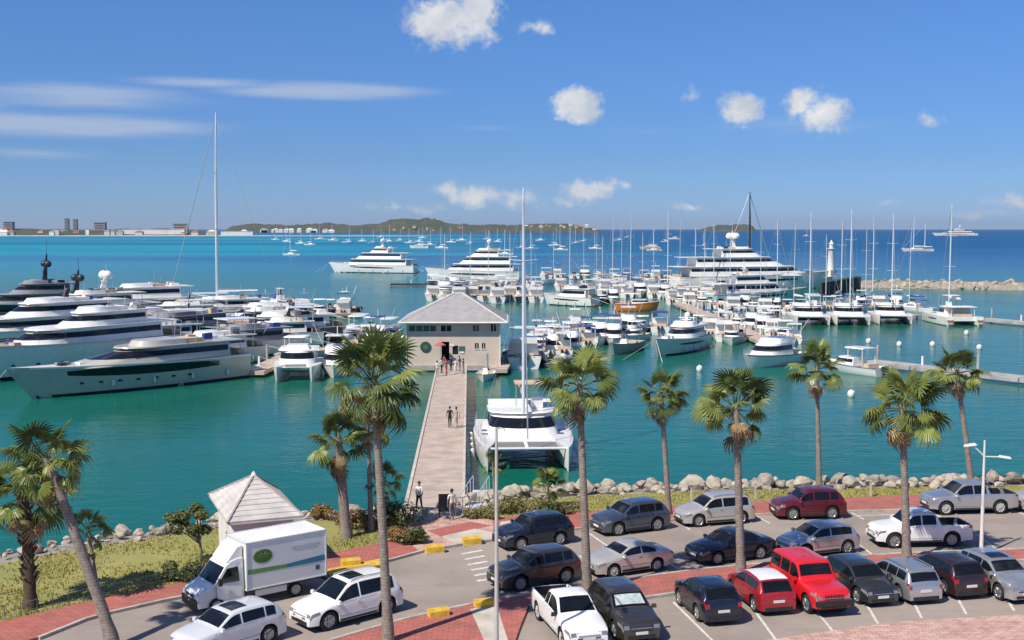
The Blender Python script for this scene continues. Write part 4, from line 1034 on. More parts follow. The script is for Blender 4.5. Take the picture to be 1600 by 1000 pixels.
def tier(x0, x1, w_, z0, z1, nose, rf, ra=0., tum=.08, la=0., lb=1., o=0., cap=True):
    def ring(hh):
        xf = x1 - rf * hh + o; xa = x0 + ra * hh - o; ww = w_ * (1 - tum * hh) + o
        half = [(xa, ww), (xa + (xf - nose - xa) * .5, ww), (xf - nose, ww * .99), (xf - nose * .55, ww * .9), (xf - nose * .2, ww * .62), (xf, ww * .22)]
        z = z0 + (z1 - z0) * hh
        return [(x, -y, z) for x, y in half] + [(x, y, z) for x, y in reversed(half)]
    return MB().loft([ring(la), ring(lb)], True, cap, cap)
def posts(nm, m, par, segs, r, n=5):
    for a, b in segs: MB().tube([a, b], r, n).build(nm, M[m], par)
def place(bow, stern):
    a, b = P(*bow, 0), P(*stern, 0); d = a - b
    return ((a + b) / 2, math.atan2(d.y, d.x), d.length)
def radar_mast(parent, x, z, h, m, domes=2, dm=.5, wide=1.6):
    f = MB()
    f.loft([[(x - .5, -.25, z), (x + .5, -.25, z), (x + .5, .25, z), (x - .5, .25, z)], [(x - .65, -.14, z + h * .6), (x - .15, -.14, z + h * .6), (x - .15, .14, z + h * .6), (x - .65, .14, z + h * .6)], [(x - .7, -.08, z + h), (x - .5, -.08, z + h), (x - .5, .08, z + h), (x - .7, .08, z + h)]])
    f.box((x - .45, 0, z + h * .55), (.35, wide * 2, .1)); f.box((x - .2, 0, z + h * .38), (.9, .5, .08)); f.box((x + .1, 0, z + h * .42), (.16, 1.5, .1))
    f.tube([(x - .6, 0, z + h), (x - .6, 0, z + h * 1.5)], .03, 4)
    mm = f.build('radar_mast', m, parent)
    for k in range(domes):
        y = (k - (domes - 1) / 2) * wide * 1.5
        MB().lathe([(dm * .7, 0), (dm, dm * .5), (dm * .95, dm), (dm * .6, dm * 1.5), (.02, dm * 1.7)], (x - .45, y, z + h * .55 + .05), 12).build('satellite_dome', m, mm)
    return mm
def yacht(label, bow, stern, B, fb, decks, hull_m='white', sup_m='white', name='motor_yacht', group=None, mast='white', domes=2, rake=.07, rise=.35, hullwin=True, ports=0, rail=True, mast_h=2.4, mastx=None, dome_r=.45, pw=2.3, canopy=False, hw=(.22, .72, .58, .74), win=(.42, .80), tender=False, deck_m='teak', L=None, mast_scale=1.):
    c, rz, L_ = place(bow, stern); L = L or L_
    t = thing(name, label, 'yacht', (c.x, c.y, 0), rz, group)
    H = Hull(L, B, fb, rise, rake, pw=pw)
    hl = H.mesh().build('hull', M[hull_m], t, angle=50)
    H.deck().build('deck', M[deck_m], t)
    H.strip(0, .97, .0, .10, .012).build('boot_stripe', M['darkhull'] if hull_m != 'darkhull' else M['redhull'], hl)
    H.strip(.0, .99, .94, 1.0, .03).build('rub_rail', M['white'] if hull_m != 'white' else M['offwhite'], hl)
    if hullwin: H.strip(*hw, .015, taper_=True).build('hull_window', M['glass'], hl)
    for k in range(ports):
        tt = .3 + .45 * k / max(1, ports - 1)
        for sd in (1, -1): MB().box(H.pt(tt, .42, sd, .015), (.5, .03, .22)).build('porthole', M['glass'], hl)
    z = fb * 1.02; tops = []
    for i, dk in enumerate(decks):
        x0, x1, wf, h = dk[:4]; X0, X1 = -L / 2 + L * x0, -L / 2 + L * x1; ww = B / 2 * wf; rf = h * (dk[4] if len(dk) > 4 else 1.5); nose = min((X1 - X0) * .35, ww * 1.6)
        s_ = tier(X0, X1, ww, z, z + h, nose, rf, 0, .1).build('deckhouse', M[sup_m], t, angle=40)
        tier(X0 + .3, X1, ww, z, z + h, nose, rf, 0, .1, *win, .025, False).build('window_band', M['glass'], s_, angle=50)
        ro = .55 if i < len(decks) - 1 else .3
        tier(X0 - L * .07, X1 - rf * .82, ww * .97, z + h, z + h + .14, nose * .9, .1, 0, .0, o=ro * .4).build('roof_overhang', M[sup_m], s_, angle=40)
        posts('post', sup_m, s_, [((X0 - L * .055, sd * ww * .88, z), (X0 - L * .055, sd * ww * .88, z + h)) for sd in (1, -1)], .05)
        tops.append((X0, X1 - rf, ww, z + h + .14)); z += h + .14
    X0, X1, ww, zt = tops[-1]
    if len(decks) < 4:
        wsn = tier((X0 + X1) / 2 - .2, X1 - .1, ww * .8, zt - .02, zt + .55, (X1 - X0) * .2, .5, 0, .05).build('fly_screen', M[sup_m], t)
        MB().box(((X0 * .6 + X1 * .4), 0, zt + .25), ((X1 - X0) * .3, ww * 1.1, .45)).build('fly_seat', M[('cushion', 'darkmetal', 'canvaswhite', 'canvasgrey')[int(abs(bow[0])) % 4]], t)
    mx = mastx * L - L / 2 if mastx is not None else (X0 + X1) / 2
    if mast: radar_mast(t, mx, zt, mast_h, M['white'] if mast == 'white' else M['darkmetal'], domes, dome_r, min(1.7, ww * .6))
    if canopy:
        MB().box((X0 + .3, 0, zt + 1.95), ((X1 - X0) * .7, ww * 1.7, .1)).build('hardtop', M['white'], t)
        posts('hardtop_post', 'white', t, [((X0 + .3 + sx * (X1 - X0) * .28, sd * ww * .75, zt), (X0 + .3 + sx * (X1 - X0) * .28, sd * ww * .75, zt + 1.95)) for sx in (-1, 1) for sd in (-1, 1)], .04, 4)
    # things fixed about the decks
    ry_ = random.Random(int(bow[0] * 7 + bow[1])); CM = ('darkmetal', 'canvaswhite', 'cushion', 'canvasgrey', 'white', 'canvasblue')
    for k in range(7):
        q = ry_.uniform(.05, .85); xx = X0 + (X1 - X0) * q - L * .03; s1, s2, s3 = ry_.uniform(.5, 1.6), ry_.uniform(.5, 1.3), ry_.uniform(.2, .75)
        MB().box((xx, ry_.uniform(-.6, .6) * ww, zt + s3 / 2), (s1, s2, s3), top=ry_.uniform(.75, .95)).build(ry_.choice(('deck_locker', 'life_raft', 'sun_lounger')), M[ry_.choice(CM)], t)
    for k in range(3):
        tt = ry_.uniform(.62, .86); x_, y_, z_ = H.pt(tt, 1, 1)
        MB().box((x_, ry_.uniform(-.4, .4) * y_, z_ + .12), (ry_.uniform(.6, 1.8), ry_.uniform(.5, 1.2), .3), top=.9).build(ry_.choice(('sun_pad', 'deck_hatch', 'anchor_winch')), M[ry_.choice(CM)], t)
    for k in range(4):
        tt = .12 + .17 * k
        for sd in (1, -1): MB().lathe([(.02, -.36), (.14, -.28), (.14, .28), (.02, .36)], H.pt(tt, .36, sd, .15), 7).build('fender', M['canvaswhite'], hl)
    posts('mooring_line', 'canvaswhite', t, [((-L / 2, sd * B * .36, fb), (-L / 2 - 5, sd * B * .6, .9)) for sd in (1, -1)] + [((L / 2 - .3, 0, H.zs(1) * .95), (L / 2 + 5, sd * 3, -.2)) for sd in (1, -1)], .03, 3)
    posts('antenna', 'white', t, [((X0 + (X1 - X0) * q, sd * ww * .6, zt), (X0 + (X1 - X0) * q - .3, sd * ww * .62, zt + ry_.uniform(1.5, 3.2))) for q, sd in ((.35, 1), (.35, -1), (.6, 1))], .025, 3)
    # swim platform and cockpit
    MB().box((-L / 2 - .35, 0, .38), (1.0, B * .72, .16)).build('swim_platform', M['teak'], t)
    x0 = -L / 2 + decks[0][0] * L
    MB().box((-L / 2 + .7, 0, fb * 1.02 + .25), (.8, B * .55, .55)).build('aft_sofa', M['cushion'], t)
    if rail: H.rail(.45, .97, .65, n=10).build('railing', M['steel'], t)
    return t
def mast_rig(t, x, z0, h, L, boom=.36, r=.11, back=True, fore=True, furl=True, chain=None, bz=1.6, mm='alu', cover='canvaswhite', spread=1.1, hx=None):
    f = MB().tube([(x, 0, z0), (x - h * .004, 0, z0 + h * .6), (x - h * .012, 0, z0 + h)], [r, r * .95, r * .55], 8)
    ms = f.build('mast', M[mm], t)
    f = MB()
    for k in (.38, .68):
        for sd in (1, -1): f.tube([(x, 0, z0 + h * k), (x - .25, sd * spread, z0 + h * k + .08)], r * .3, 4)
    f.build('spreader', M[mm], ms)
    bl_ = L * boom
    MB().tube([(x - .1, 0, z0 + bz), (x - bl_, 0, z0 + bz + .1)], r * .8, 6).build('boom', M[mm], ms)
    f = MB(); rings = []
    for k in range(7):
        q = k / 6; xx = x - .2 - (bl_ - .5) * q; s_ = .26 * (1 - .5 * q); rings.append([(xx, -s_ * .6, z0 + bz + .12), (xx, s_ * .6, z0 + bz + .12), (xx, s_ * .35, z0 + bz + .12 + s_ * 1.6), (xx, -s_ * .35, z0 + bz + .12 + s_ * 1.6)])
    f.loft(rings).build('furled_sail', M[cover], ms)
    ch = chain or L * .12; f = MB(); w_ = max(.008, r * .11)
    for sd in (1, -1):
        f.tube([(x - .3, sd * ch, z0 * .6), (x - .25, sd * spread, z0 + h * .38), (x - .25, sd * spread * .9, z0 + h * .68), (x - h * .012, 0, z0 + h * .98)], w_, 3)
    if back: f.tube([(-L / 2 + .2, 0, z0 * .7), (x - h * .012, 0, z0 + h)], w_, 3)
    if fore:
        bx_ = hx if hx is not None else L / 2 - .2
        f.tube([(bx_, 0, z0 * .7), (x, 0, z0 + h * .94)], w_ if not furl else r * .45, 5)
    f.build('rigging', M['steel'], ms)
    return ms
def sailboat(label, bow, stern, h, group=None, hull_m='white', B=None, name='sailing_yacht', cover='canvaswhite', L=None, mm='alu', r=None, lite=False, mx=.55, fb=None):
    c, rz, L_ = place(bow, stern); L = L or L_; B = B or max(2.2, L * .29); fb = fb or max(.9, L * .085)
    t = thing(name, label, 'sailboat', (c.x, c.y, 0), rz, group)
    H = Hull(L, B, fb, .3, .08, .68, .82, .42, 2.1); hl = H.mesh(10 if lite else 16).build('hull', M[hull_m], t, angle=50)
    H.deck(.05).build('deck', M['offwhite' if lite else 'teak'], t)
    x0, x1 = -L * .15, L * .22
    ch = tier(x0, x1, B * .3, fb * 1.0, fb + .55 + L * .012, L * .1, .9, .2, .15).build('coachroof', M['white'], t)
    if not lite:
        tier(x0 + .4, x1 - .2, B * .3, fb, fb + .55 + L * .012, L * .1, .9, .2, .15, .45, .8, .015, False).build('window_band', M['glass'], ch)
        H.rail(.02, .96, .55, n=10, r=.014).build('railing', M['steel'], t)
        MB().box((-L * .24, 0, fb + 1.5), (L * .13, B * .62, .06)).build('sprayhood', M[cover], t)
        posts('bimini_post', 'steel', t, [((L * sx, sd * B * .28, fb), (L * sx, sd * B * .28, fb + 1.5)) for sx in (-.29, -.19) for sd in (1, -1)], .02, 4)
    mast_rig(t, -L / 2 + L * mx, fb + .4, h - fb - .4, L, r=r or max(.07, h * .0062), cover=cover, mm=mm)
    return t
def sailcat(label, bow, stern, B, mast_top, group=None, cover='canvaswhite', L=None, roof_m='white', detail=False, name='sailing_catamaran'):
    c, rz, L_ = place(bow, stern); L = L or L_
    t = thing(name, label, 'catamaran', (c.x, c.y, 0), rz, group)
    hb = B * .24; yc = B / 2 - hb / 2; fb = L * .118
    H = Hull(L, hb, fb, .10, .015, .72, .78, .4, 2.4)
    for sd in (1, -1):
        hl = H.mesh(16).build('hull', M['white'], t, (0, sd * yc, 0), angle=50)
        H.deck(.02, .03).build('deck', M['offwhite'], hl)
        H.strip(.0, .97, .0, .08, .012).build('boot_stripe', M['darkhull'], hl)
        H.strip(.32, .62, .52, .66, .012, taper_=True).build('hull_window', M['glass'], hl)
        f = MB()
        for k in range(3): f.box((-L / 2 - .1 - k * .28, 0, fb * (.62 - .2 * k)), (.34, hb * .62, .1))
        f.build('transom_step', M['teak'], hl)
    bd = MB(); y = B / 2 - hb * .45
    rings = [[(x, -y, z0), (x, y, z0), (x, y, fb), (x, -y, fb)] for x, z0 in ((-L * .44, fb * .5), (-L * .1, fb * .45), (L * .12, fb * .5), (L * .20, fb * .66), (L * .235, fb * .95))]
    bd.loft(rings).build('bridge_deck', M['white'], t, angle=30)
    cw_, ch = B * .36, L * .115
    cr = tier(-L * .24, L * .15, cw_, fb, fb + ch, L * .12, ch * 1.25, 0, .12).build('coachroof', M['white'], t, angle=40)
    tier(-L * .23, L * .15, cw_, fb, fb + ch, L * .12, ch * 1.25, 0, .12, .38, .80, .02, False).build('window_band', M['glass'], cr, angle=50)
    tier(-L * .26, L * .15 - ch * 1.1, cw_ * .93, fb + ch, fb + ch + .1, L * .11, .1, 0, 0, o=.12).build('roof_overhang', M[roof_m], cr, angle=40)
    zt = fb + ch + .1
    MB().box((-L * .33, 0, zt + .05), (L * .24, cw_ * 1.85, .12)).build('cockpit_hardtop', M['canvaswhite'], t)
    posts('hardtop_post', 'white', t, [((-L * .43, sd * cw_ * .8, fb * .9), (-L * .43, sd * cw_ * .8, zt)) for sd in (1, -1)], .05, 6)
    MB().box((-L * .34, 0, fb + .25), (L * .13, cw_ * 1.4, .45)).build('cockpit_seat', M['cushion'], t)
    MB().box((-L * .15, cw_ * .45, zt + .45), (.7, .9, .85)).build('helm_station', M['white'], t)
    MB().box((-L * .15, cw_ * .3, zt + 2.0), (L * .16, cw_ * 1.0, .08)).build('bimini', M[cover], t)
    posts('bimini_post', 'steel', t, [((L * sx, cw_ * yy, zt), (L * sx, cw_ * yy, zt + 2.0)) for sx in (-.21, -.09) for yy in (-.15, .75)], .025, 4)
    # bow net and crossbeam
    MB().box((L * .34, 0, fb * .93), (L * .22, B - hb * 1.75, .03)).build('trampoline', M['net'], t)
    xb = L * .455; f = MB().tube([(xb, -yc, fb * 1.0), (xb, yc, fb * 1.0)], .1, 8); f.build('crossbeam', M['alu'], t)
    MB().tube([(L * .22, 0, fb * .95), (xb, 0, fb * .98)], .14, 6).build('catwalk', M['white'], t)
    mast_rig(t, L * .06, zt, mast_top - zt, L, .40, r=max(.10, mast_top * .0058), back=False, chain=B * .44, bz=1.3, cover=cover, hx=xb, spread=B * .14)
    if detail:
        f = MB()
        for sd in (1, -1):
            top = []
            for i in range(9):
                tt = .05 + .9 * i / 8; x, yy, z = H.pt(tt, 1, 1); yy = sd * (yc + yy * .85); f.tube([(x, yy, z), (x, yy, z + .75)], .018, 4); top.append((x, yy, z + .75))
            f.tube(top, .014, 4); f.tube([(a, b_, c_ - .35) for a, b_, c_ in top], .012, 4)
        f.build('railing', M['steel'], t)
        f = MB()
        for sd in (1, -1):
            for k in range(2): f.box((L * .02 - k * L * .12, sd * yc, fb + .03), (.5, .5, .05))
        f.build('deck_hatch', M['glass'], t)
        f = MB().loft([[( -L * .5, yy, fb * 1.05), (-L * .5, yy, fb * 1.05 + .1)] for yy in (-1.5, 1.5)], False, False, False); f.build('davit', M['alu'], t)
        MB().tube([(-L * .52, -1.5, fb + .2), (-L * .52, 1.3, fb + .2)], [.24, .3], 8).build('stowed_dinghy', M['tubegrey'], t)
        for sd in (1, -1):
            for k in range(4):
                x = -L * .3 + k * L * .17; MB().lathe([(.02, -.32), (.13, -.25), (.13, .25), (.02, .32)], (x, sd * (B / 2 + .12), fb * .45), 8).build('fender', M['canvaswhite'], t)
    return t
def motorboat(label, bow, stern, B=None, style='console', hull_m='white', group=None, L=None, top_m='white', name='motorboat', engines=2, cat='motorboat', fbx=None):
    c, rz, L_ = place(bow, stern); L = L or L_; B = B or L * .32
    t = thing(name, label, cat, (c.x, c.y, 0), rz, group); fb = fbx or max(.65, L * .11)
    H = Hull(L, B, fb, .35, .08, .9, .8, .45, 2.3); hl = H.mesh(12).build('hull', M[hull_m], t, angle=50)
    H.deck(.25, .14).build('deck', M['offwhite'], t)
    H.strip(0, .97, .9, 1., .03).build('rub_rail', M['canvasgrey'], hl)
    if style == 'console':
        MB().box((-L * .05, 0, fb + .35), (L * .14, B * .34, 1.0), top=.85).build('console', M['white'], t)
        MB().box((0, 0, fb + .95), (.06, B * .3, .4), ry=-.4).build('windscreen', M['glass'], t)
        tp = tier(-L * .2, L * .12, B * .36, fb + 1.9, fb + 2.0, L * .06, .05).build('t_top', M[top_m], t)
        posts('t_top_post', 'steel', tp, [((L * sx, sd * B * .2, fb - .2), (L * sx, sd * B * .3, fb + 1.9)) for sx in (-.12, .04) for sd in (1, -1)], .035)
        MB().box((-L * .2, 0, fb + .15), (L * .09, B * .5, .55)).build('seat', M['cushion'], t)
        MB().box((L * .22, 0, fb + .05), (L * .16, B * .4, .3)).build('bow_cushion', M['canvaswhite'], t)
    elif style == 'cabin':
        cb = tier(-L * .12, L * .3, B * .4, fb - .1, fb + .95, L * .16, .9, 0, .12).build('cabin', M['white'], t, angle=40)
        tier(-L * .10, L * .3, B * .4, fb - .1, fb + .95, L * .16, .9, 0, .12, .48, .85, .02, False).build('window_band', M['glass'], cb)
        h2 = 1.9 + L * .02
        tier(-L * .28, L * .08, B * .4, fb + h2, fb + h2 + .1, L * .06, .1).build('hardtop', M[top_m], t)
        posts('hardtop_post', 'white', t, [((L * sx, sd * B * .36, fb), (L * sx, sd * B * .36, fb + h2)) for sx in (-.26, -.02) for sd in (1, -1)], .045)
        MB().box((-L * .3, 0, fb + .1), (L * .1, B * .6, .5)).build('seat', M['cushion'], t)
        H.rail(.5, .96, .5, n=6, r=.018, mid=False).build('railing', M['steel'], t)
    elif style == 'fly':
        cb = tier(-L * .22, L * .28, B * .42, fb - .05, fb + 1.5, L * .16, 1.5, 0, .1).build('cabin', M['white'], t, angle=40)
        tier(-L * .20, L * .28, B * .42, fb - .05, fb + 1.5, L * .16, 1.5, 0, .1, .45, .85, .02, False).build('window_band', M['glass'], cb)
        fl = tier(-L * .3, L * .08, B * .38, fb + 1.5, fb + 2.1, L * .08, .4, 0, .05).build('flybridge', M['white'], t, angle=40)
        MB().box((-L * .1, 0, fb + 3.35), (L * .24, B * .7, .09)).build('bimini', M[top_m], t)
        posts('bimini_post', 'steel', t, [((L * sx, sd * B * .3, fb + 2.0), (L * sx, sd * B * .3, fb + 3.35)) for sx in (-.2, .0) for sd in (1, -1)], .035, 4)
        posts('outrigger', 'alu', t, [((-L * .2, sd * B * .42, fb + 1.5), (-L * .28, sd * B * .8, fb + 4.6)) for sd in (1, -1)], .025, 4)
        MB().box((-L * .38, 0, fb + .1), (L * .09, B * .5, .5)).build('seat', M['cushion'], t)
        H.rail(.45, .96, .6, n=7, r=.02).build('railing', M['steel'], t)
        MB().tube([(L * .0 - 1, 0, fb + 3.4), (L * .0 - 1, 0, fb + 4.4)], .05, 5).build('antenna', M['white'], t)
    elif style == 'open':
        MB().box((0, 0, fb + .25), (L * .1, B * .3, .7), top=.8).build('console', M['white'], t)
        MB().box((-L * .2, 0, fb + .0), (L * .1, B * .7, .3)).build('seat', M['cushion'], t)
    for k in range(engines):
        y = (k - (engines - 1) / 2) * .6; f = MB(); f.box((-L / 2 - .3, y, fb * .95), (.5, .36, .5), top=.8); f.box((-L / 2 - .28, y, fb * .4), (.2, .14, .9)); f.build('outboard_engine', M['darkmetal'] if k % 2 == 0 or engines < 3 else M['white'], t)
    return t
def rib(label, bow, stern, tube_m='tubegrey', group=None, L=None, name='inflatable_boat'):
    c, rz, L_ = place(bow, stern); L = L or L_; B = L * .38; r = L * .06
    t = thing(name, label, 'dinghy', (c.x, c.y, 0), rz, group)
    pts = [(-L / 2, -B / 2 + r, r * 1.4), (L * .1, -B / 2 + r, r * 1.5), (L * .33, -B * .32, r * 1.9), (L * .47, -B * .1, r * 2.3), (L * .47, B * .1, r * 2.3), (L * .33, B * .32, r * 1.9), (L * .1, B / 2 - r, r * 1.5), (-L / 2, B / 2 - r, r * 1.4)]
    MB().tube(pts, [r * .6] + [r] * 6 + [r * .6], 8).build('tube', M[tube_m], t)
    MB().prism([(-L * .45, -B * .38), (L * .2, -B * .38), (L * .42, 0), (L * .2, B * .38), (-L * .45, B * .38)], -.1, r * 1.3).build('floor', M['offwhite'], t)
    MB().box((-L * .05, 0, r * 1.3 + .35), (L * .12, B * .25, .7), top=.8).build('console', M['white'], t)
    MB().box((-L * .24, 0, r * 1.3 + .2), (L * .1, B * .4, .4)).build('seat', M['cushion'], t)
    f = MB(); f.box((-L / 2 - .15, 0, .75), (.4, .34, .45), top=.8); f.box((-L / 2 - .12, 0, .3), (.16, .12, .7)); f.build('outboard_engine', M['darkmetal'], t)
    return t
def powercat(label, bow, stern, B, group=None, L=None, hardtop=True):
    c, rz, L_ = place(bow, stern); L = L or L_
    t = thing('power_catamaran', label, 'catamaran', (c.x, c.y, 0), rz, group); hb = B * .3; fb = L * .14
    H = Hull(L, hb, fb, .12, .04, .85, .8, .4, 2.4)
    for sd in (1, -1):
        hl = H.mesh(12).build('hull', M['white'], t, (0, sd * (B / 2 - hb / 2), 0), angle=50); H.deck(.02, .02).build('deck', M['offwhite'], hl)
    y = B / 2 - hb * .4
    MB().loft([[(x, -y, z0), (x, y, z0), (x, y, fb), (x, -y, fb)] for x, z0 in ((-L * .46, fb * .45), (L * .2, fb * .5), (L * .36, fb * .8), (L * .40, fb * .98))]).build('bridge_deck', M['white'], t, angle=30)
    cb = tier(-L * .2, L * .2, B * .38, fb, fb + 1.5, L * .14, 1.4, 0, .1).build('cabin', M['white'], t, angle=40)
    tier(-L * .19, L * .2, B * .38, fb, fb + 1.5, L * .14, 1.4, 0, .1, .42, .86, .02, False).build('window_band', M['glass'], cb)
    tier(-L * .4, L * .08, B * .42, fb + 1.5, fb + 1.62, L * .1, .1).build('hardtop', M['white'], t)
    MB().box((-L * .06, 0, fb + 1.9), (L * .2, B * .5, .5), top=.85).build('flybridge', M['white'], t)
    posts('hardtop_post', 'white', t, [((-L * .38, sd * B * .36, fb), (-L * .38, sd * B * .36, fb + 1.5)) for sd in (1, -1)], .05)
    MB().box((L * .3, 0, fb + .08), (L * .12, B * .4, .16)).build('bow_cushion', M['canvasgrey'], t)
    return t

# --- the catamaran beside the pier
sailcat('large white sailing catamaran moored bow-in beside the pier', (826, 740), (809, 684), 7.6, 20.4, detail=True, L=13.8, cover='cushion')

# --- big yachts on the left
G1 = 'large yachts moored side by side on the left'
yacht('silver grey sport yacht nearest the shore on the left, long dark hull window', (8, 628), (372, 587), 6.2, 2.8, [(.10, .80, .84, 1.6, 5.2)], 'greyhull', 'greyhull', group=G1, mast=None, ports=7, hw=(.16, .80, .60, .93), rake=.10, rise=.22, pw=2.0, rail=False, deck_m='offwhite')
yacht('tall white yacht with portholes right behind the silver sport yacht', (-110, 606), (270, 560), 7.0, 3.5, [(.12, .72, .84, 1.8, 2.0), (.18, .52, .70, 1.5, 2.0)], 'white', 'white', group=G1, mast=None, ports=6, hullwin=False, rise=.25)
yacht('white two-deck yacht, third from the shore, cut by the left edge', (-170, 570), (215, 536), 7.4, 3.1, [(.10, .74, .86, 1.9, 1.8), (.16, .58, .76, 1.7, 1.8)], 'white', 'white', group=G1, mast='dark', domes=1, mast_h=2.0)
yacht('white yacht with tall dark radar mast behind the two-deck yacht', (-60, 538), (255, 517), 7.0, 3.0, [(.12, .74, .84, 1.9, 1.7), (.2, .56, .7, 1.7, 1.6)], 'white', 'offwhite', group=G1, mast='dark', domes=2, mast_h=3.8, dome_r=.6, mastx=.46)
yacht('white yacht with two white satellite domes in the left cluster', (40, 518), (330, 503), 6.8, 3.0, [(.12, .74, .84, 1.9, 1.6), (.2, .6, .7, 1.8, 1.6)], 'white', 'white', group=G1, mast='white', domes=2, mast_h=2.8, dome_r=.85, mastx=.6)
yacht('dark-hulled yacht with black mast at the far side of the left cluster', (-90, 508), (150, 497), 7.0, 3.2, [(.12, .72, .84, 1.9, 1.4), (.2, .58, .72, 1.7, 1.4)], 'darkhull', 'canvasgrey', group=G1, mast='dark', domes=2, mast_h=5.5, dome_r=.7)
ORD_ = ['first', 'second', 'third', 'fourth', 'fifth', 'sixth', 'seventh', 'eighth', 'ninth', 'tenth', 'eleventh']
for i, (bw_, st_, hm, sm, cn) in enumerate([((190, 581), (405, 563), 'offwhite', 'white', True), ((250, 567), (462, 549), 'white', 'canvasgrey', False), ((90, 556), (330, 543), 'white', 'offwhite', True), ((40, 541), (300, 530), 'greyhull', 'canvasgrey', False), ((330, 545), (500, 538), 'white', 'white', True), ((110, 531), (352, 521), 'white', 'canvasgrey', True), ((300, 524), (478, 516), 'white', 'offwhite', False), ((150, 512), (365, 506), 'offwhite', 'white', True), ((345, 508), (488, 503), 'white', 'white', False), ((20, 503), (205, 497), 'white', 'canvasgrey', True), ((380, 498), (452, 496), 'white', 'white', True)]):
    yacht(ORD_[i] + ' low motor yacht counted from the shore in the packed left cluster', bw_, st_, 5.4, 2.1, [(.16, .66, .82, 1.5, 2.0)], hm, sm, group='low motor yachts packed between the large ones', mast='dark' if i % 3 == 1 else None, domes=0, mast_h=1.8, canopy=cn, hullwin=i % 2 == 0, deck_m='offwhite' if i % 2 else 'teak')
yacht('low grey yacht with black covers in the middle of the left cluster', (110, 560), (385, 528), 6.0, 2.7, [(.2, .66, .8, 1.7, 2.0)], 'greyhull', 'canvasgrey', group=G1, mast='dark', domes=0, mast_h=1.6, ports=0)
yacht('dark-hulled motor yacht with white deck, stern toward the pier', (290, 546), (532, 533), 5.6, 2.6, [(.14, .66, .8, 1.7, 1.8)], 'darkhull', 'white', group=G1, mast='dark', domes=0, mast_h=1.8)
yacht('sleek white motor yacht behind the dark-hulled one', (275, 520), (508, 510), 5.4, 2.3, [(.14, .66, .8, 1.6, 2.0)], 'white', 'white', group=G1, mast='white', domes=0, mast_h=1.6)
yacht('white open yacht nearest the tall sailing mast', (240, 503), (440, 494), 5.2, 2.2, [(.2, .66, .8, 1.5, 2.0)], 'white', 'white', group=G1, mast=None)
sailboat('tall-masted white sailing superyacht behind the left yachts', (262, 487), (438, 486), 41.5, B=6.4, r=.28, mx=.56, fb=2.3, cover='canvasgrey')
powercat('white power catamaran facing the shore left of the palms', (456, 604), (474, 574), 5.6, L=11.5)
motorboat('white sport boat beside the power catamaran, half behind the palm', (514, 600), (538, 568), 3.9, 'fly', L=10.5)
motorboat('white open boat with big hardtop behind the power catamaran', (440, 575), (480, 556), 3.8, 'cabin', L=10)
rib('white tender floating at the stern of the silver sport yacht', (410, 584), (342, 592), 'canvaswhite', L=5.4)
motorboat('red and white cabin boat on the far left jetty', (440, 490), (500, 492), 3.2, 'cabin', 'redhull')
motorboat('workboat with dark cabin at the tip of the far left jetty', (508, 486), (562, 487), 3.2, 'fly', 'darkhull')
motorboat('white cabin boat next to the red boat on the jetty', (372, 488), (432, 487), 3.0, 'cabin')
motorboat('white motorboat left of the pier building, behind palm fronds', (540, 545), (572, 528), 3.2, 'cabin')
motorboat('small white motorboat close to the left wall of the pier building', (592, 540), (618, 528), 3.0, 'cabin')
motorboat('small white console boat behind the large palm crown', (560, 528), (598, 520), 2.8, 'console')

for i, (bw_, st_, m_, lb) in enumerate([((150, 520), (262, 512), 'darkhull', 'dark motorboat with grey canopy behind the low grey yacht'), ((205, 508), (305, 503), 'greyhull', 'grey motorboat with dark canopy near the tall sailing mast'), ((300, 530), (392, 524), 'greyhull', 'grey flybridge boat between the sleek white yacht and the silver one'), ((330, 560), (425, 552), 'white', 'white flybridge boat with grey canopy behind the silver yacht stern')]):
    motorboat(lb, bw_, st_, 4.6, 'fly', m_, top_m='canvasgrey')
rib('grey inflatable tied behind the power catamaran', (436, 566), (452, 556), L=6)
motorboat('small white open boat at the head of the left-hand yacht jetty', (486, 560), (505, 552), 2.6, 'open', L=7)
# --- around the pier building
motorboat('white flybridge fishing boat, stern to camera, right of the pier building', (812, 553), (822, 584), 4.6, 'fly', L=13)
motorboat('small white open boat tied up at the pier end', (752, 601), (764, 584), 2.2, 'open', L=5.6, engines=1)
motorboat('small white boat with square canopy right of the pier end', (790, 577), (786, 565), 2.2, 'console', L=5.2, engines=1)
motorboat('white console boat with T-top, left of the pair behind the palm', (858, 540), (862, 520), 2.8, 'console', L=8.0)
motorboat('white console boat with T-top, right of the pair behind the palm', (918, 543), (920, 522), 3.0, 'console', L=8.6)
rib('dark inflatable boat tied between the fishing boat and console boats', (850, 576), (858, 562), 'black', L=6)
rib('grey inflatable boat next to the dark one by the palm', (876, 575), (882, 560), 'tubegrey', L=6.5)
motorboat('dark-hulled motorboat moored right of the fishing boat', (846, 556), (850, 540), 2.8, 'cabin', 'darkhull', L=8)
